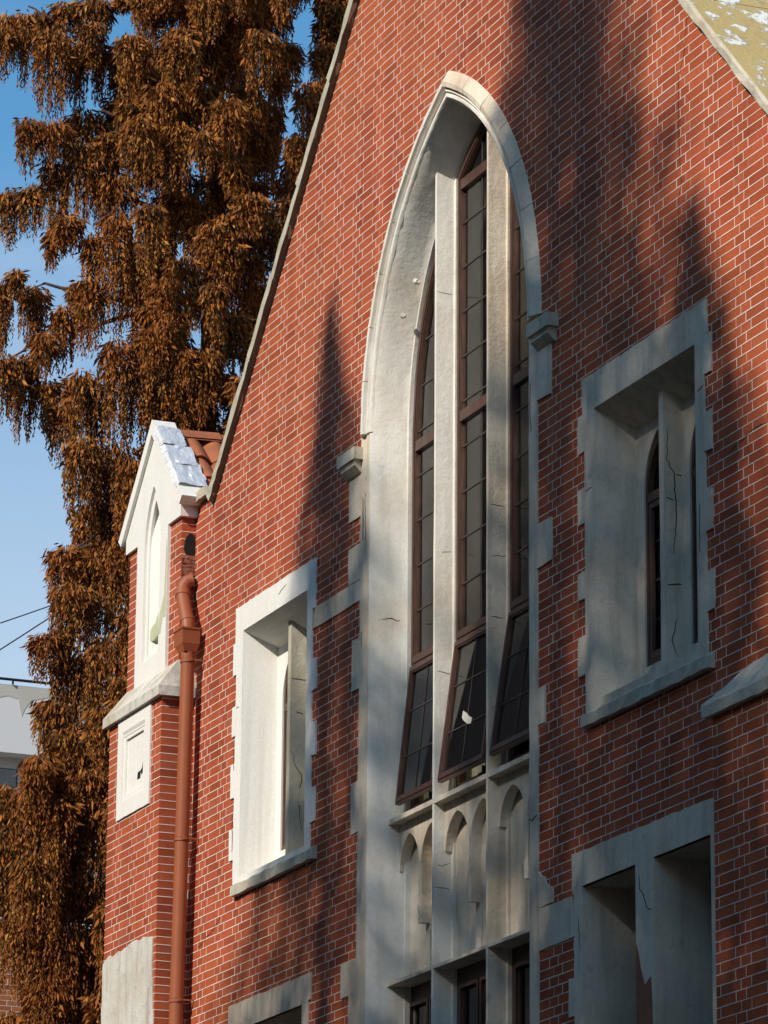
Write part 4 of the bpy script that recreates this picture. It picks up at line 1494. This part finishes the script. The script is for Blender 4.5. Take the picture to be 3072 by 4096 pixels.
wing = thing('corner_building', 'brick corner building beyond the left end of the forecourt, outside the frame', 'building')
mb = MB()
mb.box(-50, -19, -36, -10.0, -.2, 28)
mb.build('wall', M['dark_brick'], wing)
mb = MB()
for y in np.arange(-34, -12, 4.2):
    for z in np.arange(3, 26, 3.7):
        mb.box(-19.04, -18.97, y, y+1.5, z, z+2.1)
for x in np.arange(-47, -21, 4.2):
    for z in np.arange(3, 26, 3.7):
        mb.box(x, x+1.5, -10.04, -9.97, z, z+2.1)
mb.build('window', M['room'], wing, kind='stuff')
mb = MB()
mb.box(-50.3, -18.7, -36.3, -9.7, 28, 28.4)
mb.build('cornice', M['worn'], wing)

# ------------------------------------------------------------------ trees
rng = np.random.default_rng(5)
def leaf_mesh(name, base, axis, side, length, width, mat):
    """diamond leaves: base point, unit axis, unit side, length, width (arrays)"""
    k = len(base)
    L = length[:, None]
    W = width[:, None]
    nrm = np.cross(axis, side)
    v = np.empty((k, 4, 3))
    v[:, 0] = base
    v[:, 1] = base+axis*L*.45+side*W*.5+nrm*W*.12
    v[:, 2] = base+axis*L
    v[:, 3] = base+axis*L*.45-side*W*.5+nrm*W*.12
    me = bpy.data.meshes.new(name)
    me.vertices.add(4*k)
    me.vertices.foreach_set('co', v.ravel())
    me.loops.add(4*k)
    me.loops.foreach_set('vertex_index', np.arange(4*k))
    me.polygons.add(k)
    me.polygons.foreach_set('loop_start', np.arange(0, 4*k, 4))
    me.polygons.foreach_set('loop_total', np.full(k, 4))
    me.update()
    me.validate()
    me.materials.append(mat)
    return me
def unit(a):
    return a/np.maximum(np.linalg.norm(a, axis=1, keepdims=True), 1e-6)

TO = np.array([-10.9, 1.75, 0.0])
TE = np.array([-.3697, -.9292, 0.0])      # to the left, seen from the camera
TD = np.array([-.9292, .3697, 0.0])       # away from the camera
CLUMPS = [(1.6, 17.36, 0.21, 0.46), (1.56, 17.62, 0.19, 0.33), (1.4, 17.54, 0.14, 0.68), (1.12, 17.37, 0.31, 0.87), (1.26, 17.7, 0.26, 0.43), (0.88, 17.36, 0.17, 0.72), (0.75, 17.43, 0.21, 0.42), (1.01, 17.74, 0.21, 0.33), (0.64, 17.32, 0.21, 0.5), (0.72, 17.75, 0.31, 0.37), (0.8, 16.66, 0.34, 0.52), (1.31, 16.37, 0.2, 0.48), (1.07, 16.35, 0.27, 0.44), (1.06, 16.04, 0.25, 0.68), (1.52, 15.89, 0.23, 0.52), (1.3, 15.89, 0.2, 0.46), (0.82, 16.2, 0.26, 0.76), (0.48, 15.94, 0.38, 0.57), (0.61, 16.15, 0.28, 0.33), (0.5, 16.84, 0.21, 0.69), (0.34, 16.59, 0.19, 0.61), (0.17, 16.46, 0.13, 0.74), (0.56, 16.28, 0.17, 0.36), (0.01, 16.37, 0.18, 0.63), (0.36, 17.48, 0.28, 0.54), (0.4, 17.11, 0.24, 0.6), (0.13, 17.76, 0.35, 0.51), (0.11, 17.29, 0.34, 0.54), (0.08, 16.94, 0.3, 0.65), (0.44, 17.75, 0.14, 0.15), (-0.01, 15.83, 0.19, 0.45), (1.25, 14.84, 0.24, 0.59), (1.55, 14.9, 0.17, 0.79), (1.4, 14.88, 0.12, 0.28), (0.94, 14.59, 0.22, 0.58), (0.68, 14.78, 0.24, 0.73), (0.67, 15.25, 0.17, 0.6), (0.81, 14.83, 0.17, 0.33), (0.45, 15.44, 0.28, 1.2), (0.21, 15.16, 0.28, 0.81), (-0.01, 15.45, 0.21, 0.83), (1.49, 14.0, 0.21, 0.59), (1.36, 14.1, 0.15, 0.69), (1.25, 14.19, 0.13, 0.81), (1.12, 14.27, 0.19, 0.41), (1.08, 13.9, 0.18, 0.48), (0.94, 13.64, 0.24, 0.53), (0.75, 13.9, 0.26, 0.75), (0.6, 13.76, 0.17, 0.65), (0.39, 14.17, 0.33, 1.05), (0.15, 14.28, 0.23, 1.16), (-0.05, 14.4, 0.19, 0.67), (-0.05, 13.76, 0.21, 0.66), (0.92, 15.43, 0.26, 0.32), (1.08, 15.43, 0.16, 0.34), (0.7, 13.18, 0.31, 0.74), (0.43, 13.27, 0.48, 1.1), (0.23, 13.0, 0.35, 0.91), (0.57, 12.72, 0.44, 0.91), (0.85, 12.21, 0.33, 0.59), (0.58, 12.17, 0.48, 0.9), (0.32, 12.27, 0.31, 1.09), (0.77, 11.76, 0.35, 0.67), (0.96, 11.31, 0.33, 0.41), (0.7, 11.18, 0.44, 0.72), (0.38, 11.27, 0.4, 0.98), (0.93, 10.73, 0.32, 0.54), (0.71, 10.46, 0.48, 0.7), (0.36, 10.55, 0.4, 0.97), (0.86, 10.24, 0.37, 0.57), (1.02, 10.1, 0.26, 0.35), (1.34, 9.88, 0.31, 0.7), (1.08, 9.84, 0.4, 0.79), (0.75, 9.84, 0.44, 0.87), (0.45, 9.76, 0.35, 0.96), (1.32, 9.4, 0.4, 0.72), (0.99, 9.23, 0.44, 0.87), (0.76, 9.19, 0.31, 0.87), (0.41, 9.06, 0.31, 0.87), (1.26, 7.80, 0.35, 0.5), (1.11, 8.75, 0.44, 0.78), (0.76, 8.62, 0.44, 0.86), (0.48, 8.54, 0.4, 0.86), (0.87, 8.1, 0.44, 0.68), (0.55, 8.02, 0.48, 0.64), (0.27, 8.76, 0.31, 1.08)]
BRANCHES = [[(-0.12, 14.67), (0.34, 14.65), (0.84, 14.74), (1.14, 14.83), (1.47, 14.64)], [(-0.22, 14.68), (0.5, 14.45), (1.05, 14.27), (1.45, 14.02)], [(-0.4, 17.13), (0.31, 17.18), (0.66, 17.28), (1.12, 17.53), (1.39, 17.7)], [(-0.41, 16.3), (0.5, 16.54), (0.73, 16.58)], [(-0.29, 15.44), (0.62, 15.75), (0.9, 16.16), (1.26, 16.37)], [(-0.6, 15.4), (-0.37, 15.8), (-0.3, 16.3)], [(-0.24, 13.56), (0.05, 13.05), (0.41, 12.4), (0.79, 12.1)], [(-0.3, 10.7), (0.17, 11.14), (0.39, 10.82)], [(-0.2, 8.3), (0.38, 8.71), (0.74, 9.27), (0.89, 9.93)], [(-0.25, 13.93), (-0.03, 14.06), (0.13, 13.97), (0.55, 13.85)], [(-0.3, 7.8), (0.5, 8.28), (1.09, 8.1)], [(-0.2, 9.4), (0.62, 9.84), (1.31, 9.75)], [(-0.2, 10.2), (0.56, 10.73), (1.04, 10.64)], [(-0.2, 11.7), (0.52, 12.22), (0.99, 12.07)]]
def tw(s, w, z):
    return TO+TE*s+TD*w+np.array([0, 0, z])

tree = thing('dawn_redwood_tree', 'tall conifer with rust brown drooping autumn foliage behind the white gablet', 'tree')
TS = -0.45
trk = MB()
trk.tube([tuple(tw(TS+.04*math.sin(z*.7), .15*math.sin(z*.5), z)) for z in np.linspace(0, 24, 25)], [.21-.008*z for z in np.linspace(0, 24, 25)], 14)
trk.build('trunk', M['bark'], tree, True)
clumps = []
for i, (s, z, w, h) in enumerate(CLUMPS):
    clumps.append((s, R.uniform(-.35, .35), z, w*1.18, h*1.12))
# the rest of the crown round the trunk
def crown_fill(s, z):
    if s < -.05:
        return True
    if z > 15.3:
        return s < .34
    if z > 13.3:
        return s < .12
    if z > 11.0:
        return s < .22
    return s < .5 if z > 10.0 else (s < 1.2 if z > 8.95 else s < .7)
for z in np.arange(5.5, 23.0, .26):
    rad = 1.75*min(1.0, (24.5-z)/8)
    for q in range(13):
        a_ = R.uniform(0, 2*PI)
        rr = rad*math.sqrt(R.uniform(.02, 1))
        s, w = TS+rr*math.cos(a_)*1.1, rr*math.sin(a_)*.9
        zz = z+R.uniform(-.14, .14)
        if not crown_fill(s, zz):
            continue
        clumps.append((s, w, zz, R.uniform(.22, .36), R.uniform(.4, .75)))
for z in np.arange(6.0, 20, .16):
    clumps.append((TS+R.uniform(-.5, .42), R.uniform(-.9, -.25), z, R.uniform(.2, .34), R.uniform(.35, .7)))
bases, axes, sides, lens, wids = [], [], [], [], []
def add_leaves(b, a, l, w):
    a = unit(a)
    sd = unit(np.cross(a, rng.normal(size=a.shape)))
    bases.append(b); axes.append(a); sides.append(sd); lens.append(l); wids.append(w)
twigs = MB()
for s, w, z, wd, h in clumps:
    front = w < 0.6
    dens = 1.0 if front else .6
    # umbrella of feather leaves
    k = int((200*wd/.25+50)*dens)
    th = rng.uniform(0, 2*PI, k)
    rr = wd*.5*np.sqrt(rng.uniform(0, 1, k))
    b = np.stack([s+rr*np.cos(th), w+rr*np.sin(th), z-rng.uniform(0, .5, k)**1.5*h-rr*.45+rng.normal(0, .02, k)], 1)
    out = np.stack([np.cos(th), np.sin(th), -rng.uniform(.3, 3.2, k)], 1)
    bw = TO+b[:, :1]*TE+b[:, 1:2]*TD+np.stack([0*th, 0*th, b[:, 2]], 1)
    ow = out[:, :1]*TE+out[:, 1:2]*TD+np.stack([0*th, 0*th, out[:, 2]], 1)
    ow += rng.normal(0, .25, ow.shape)
    add_leaves(bw, ow, rng.uniform(.06, .13, k), rng.uniform(.018, .032, k))
    # hanging strings
    ns = int((64*wd/.25+14)*dens)
    for _ in range(ns):
        t_ = rng.uniform(0, 2*PI)
        r_ = wd*.5*math.sqrt(rng.uniform(0, 1))
        x0, y0 = s+r_*math.cos(t_), w+r_*math.sin(t_)
        ln = h*rng.uniform(.5, 1.08)*(1-.4*(r_/(wd*.5))**2)
        m = max(4, int(ln/.022))
        zz = z-.06*h-r_*.5-np.linspace(0, ln, m)
        sw = np.cumsum(rng.normal(0, .002, m))
        b = TO+(x0+sw)[:, None]*TE+(y0+sw[::-1])[:, None]*TD+np.stack([0*zz, 0*zz, zz], 1)
        a = np.stack([rng.normal(0, .38, m), rng.normal(0, .38, m), -np.ones(m)], 1)
        add_leaves(b, a, rng.uniform(.03, .06, m), rng.uniform(.011, .021, m))
    twigs.tube([tuple(tw(s-.12, w+.1, z-.03)), tuple(tw(s, w, z-.02)), tuple(tw(s+.01, w, z-h*.4))], [.006, .005, .002], 5)
fm = leaf_mesh('foliage', np.concatenate(bases), np.concatenate(axes), np.concatenate(sides), np.concatenate(lens), np.concatenate(wids), M['leaf'])
link('foliage', fm, tree, 'stuff')
twigs.build('twig', M['bark'], tree, kind='stuff', fix=False)
for br in BRANCHES:
    mb = MB()
    P = [(TS, .05, br[0][1]-.12)]+[(s, R.uniform(-.1, .1), z) for s, z in br]
    fine = []
    for a_, b_ in zip(P[:-1], P[1:]):
        for q in range(4):
            t = q/4
            fine.append(tuple(tw(a_[0]+(b_[0]-a_[0])*t, a_[1]+(b_[1]-a_[1])*t, a_[2]+(b_[2]-a_[2])*t+R.gauss(0, .008))))
    fine.append(tuple(tw(*P[-1])))
    m = len(fine)
    mb.tube(fine, [.030*(1-j/m)+.007 for j in range(m)], 8)
    mb.build('branch', M['bark'], tree, True)
for z in np.arange(6, 23, .9):
    a_ = R.uniform(.2*PI, 1.2*PI)
    mb = MB()
    ln = 1.3*min(1, (24.5-z)/8)
    mb.tube([tuple(tw(TS+ln*t*math.cos(a_)*.7, ln*t*math.sin(a_), z+.15*t)) for t in np.linspace(0, 1, 6)], [.03*(1-t)+.006 for t in np.linspace(0, 1, 6)], 7)
    mb.build('branch', M['bark'], tree, True)

# trees of the same avenue, in front of the wall and out of frame: their shadows fall on the gable
def shade_tree(x, y, top, rad, base, label, seed, n=40000, cap=2.6):
    rg = np.random.default_rng(seed)
    t = thing('avenue_tree', label, 'tree', 'conifers standing in front of the gable')
    mb = MB()
    mb.tube([(x, y, z) for z in np.linspace(0, top, 12)], [.30*(1-q/12)+.02 for q in range(12)], 10)
    mb.build('trunk', M['bark'], t)
    h = top-base
    u = rg.uniform(0, 1, n)**.62
    dz = u*h
    ph = rg.uniform(0, 2*PI, n)
    lob = 1+.22*np.sin(ph*5+dz*2.1)+.16*np.sin(dz*7+ph)
    r_ = np.minimum(rad*dz, cap)*lob*np.sqrt(rg.uniform(.0, 1, n))
    b = np.stack([x+r_*np.cos(ph), y+r_*np.sin(ph), top-dz-.12*r_], 1)
    a = unit(np.stack([np.cos(ph)*.5+rg.normal(0, .4, n), np.sin(ph)*.5+rg.normal(0, .4, n), -np.ones(n)], 1))
    sd = unit(np.cross(a, rg.normal(size=a.shape)))
    me = leaf_mesh('foliage', b, a, sd, rg.uniform(.14, .34, n), rg.uniform(.05, .11, n), M['leaf_dark'])
    link('foliage', me, t, 'stuff')
def caster(xw, zw, dist, slope, label, seed, n=27000, cap=2.6, base=7.0):
    shade_tree(xw+dist*math.tan(SUN_AZ), -dist, zw+dist*math.tan(SUN_EL)/math.cos(SUN_AZ), slope, base, label, seed, n, cap)
caster(-2.15, 11.7, 18, .36, 'left conifer of the row in front of the gable, outside the frame', 1)
caster(1.80, 14.7, 19, .32, 'tallest conifer of the row in front of the gable, outside the frame', 2, 50000, 2.4)
caster(3.72, 10.55, 17, .36, 'right conifer of the row in front of the gable, outside the frame', 3)
caster(5.9, 8.9, 20, .42, 'far right conifer of the row in front of the gable, outside the frame', 4)
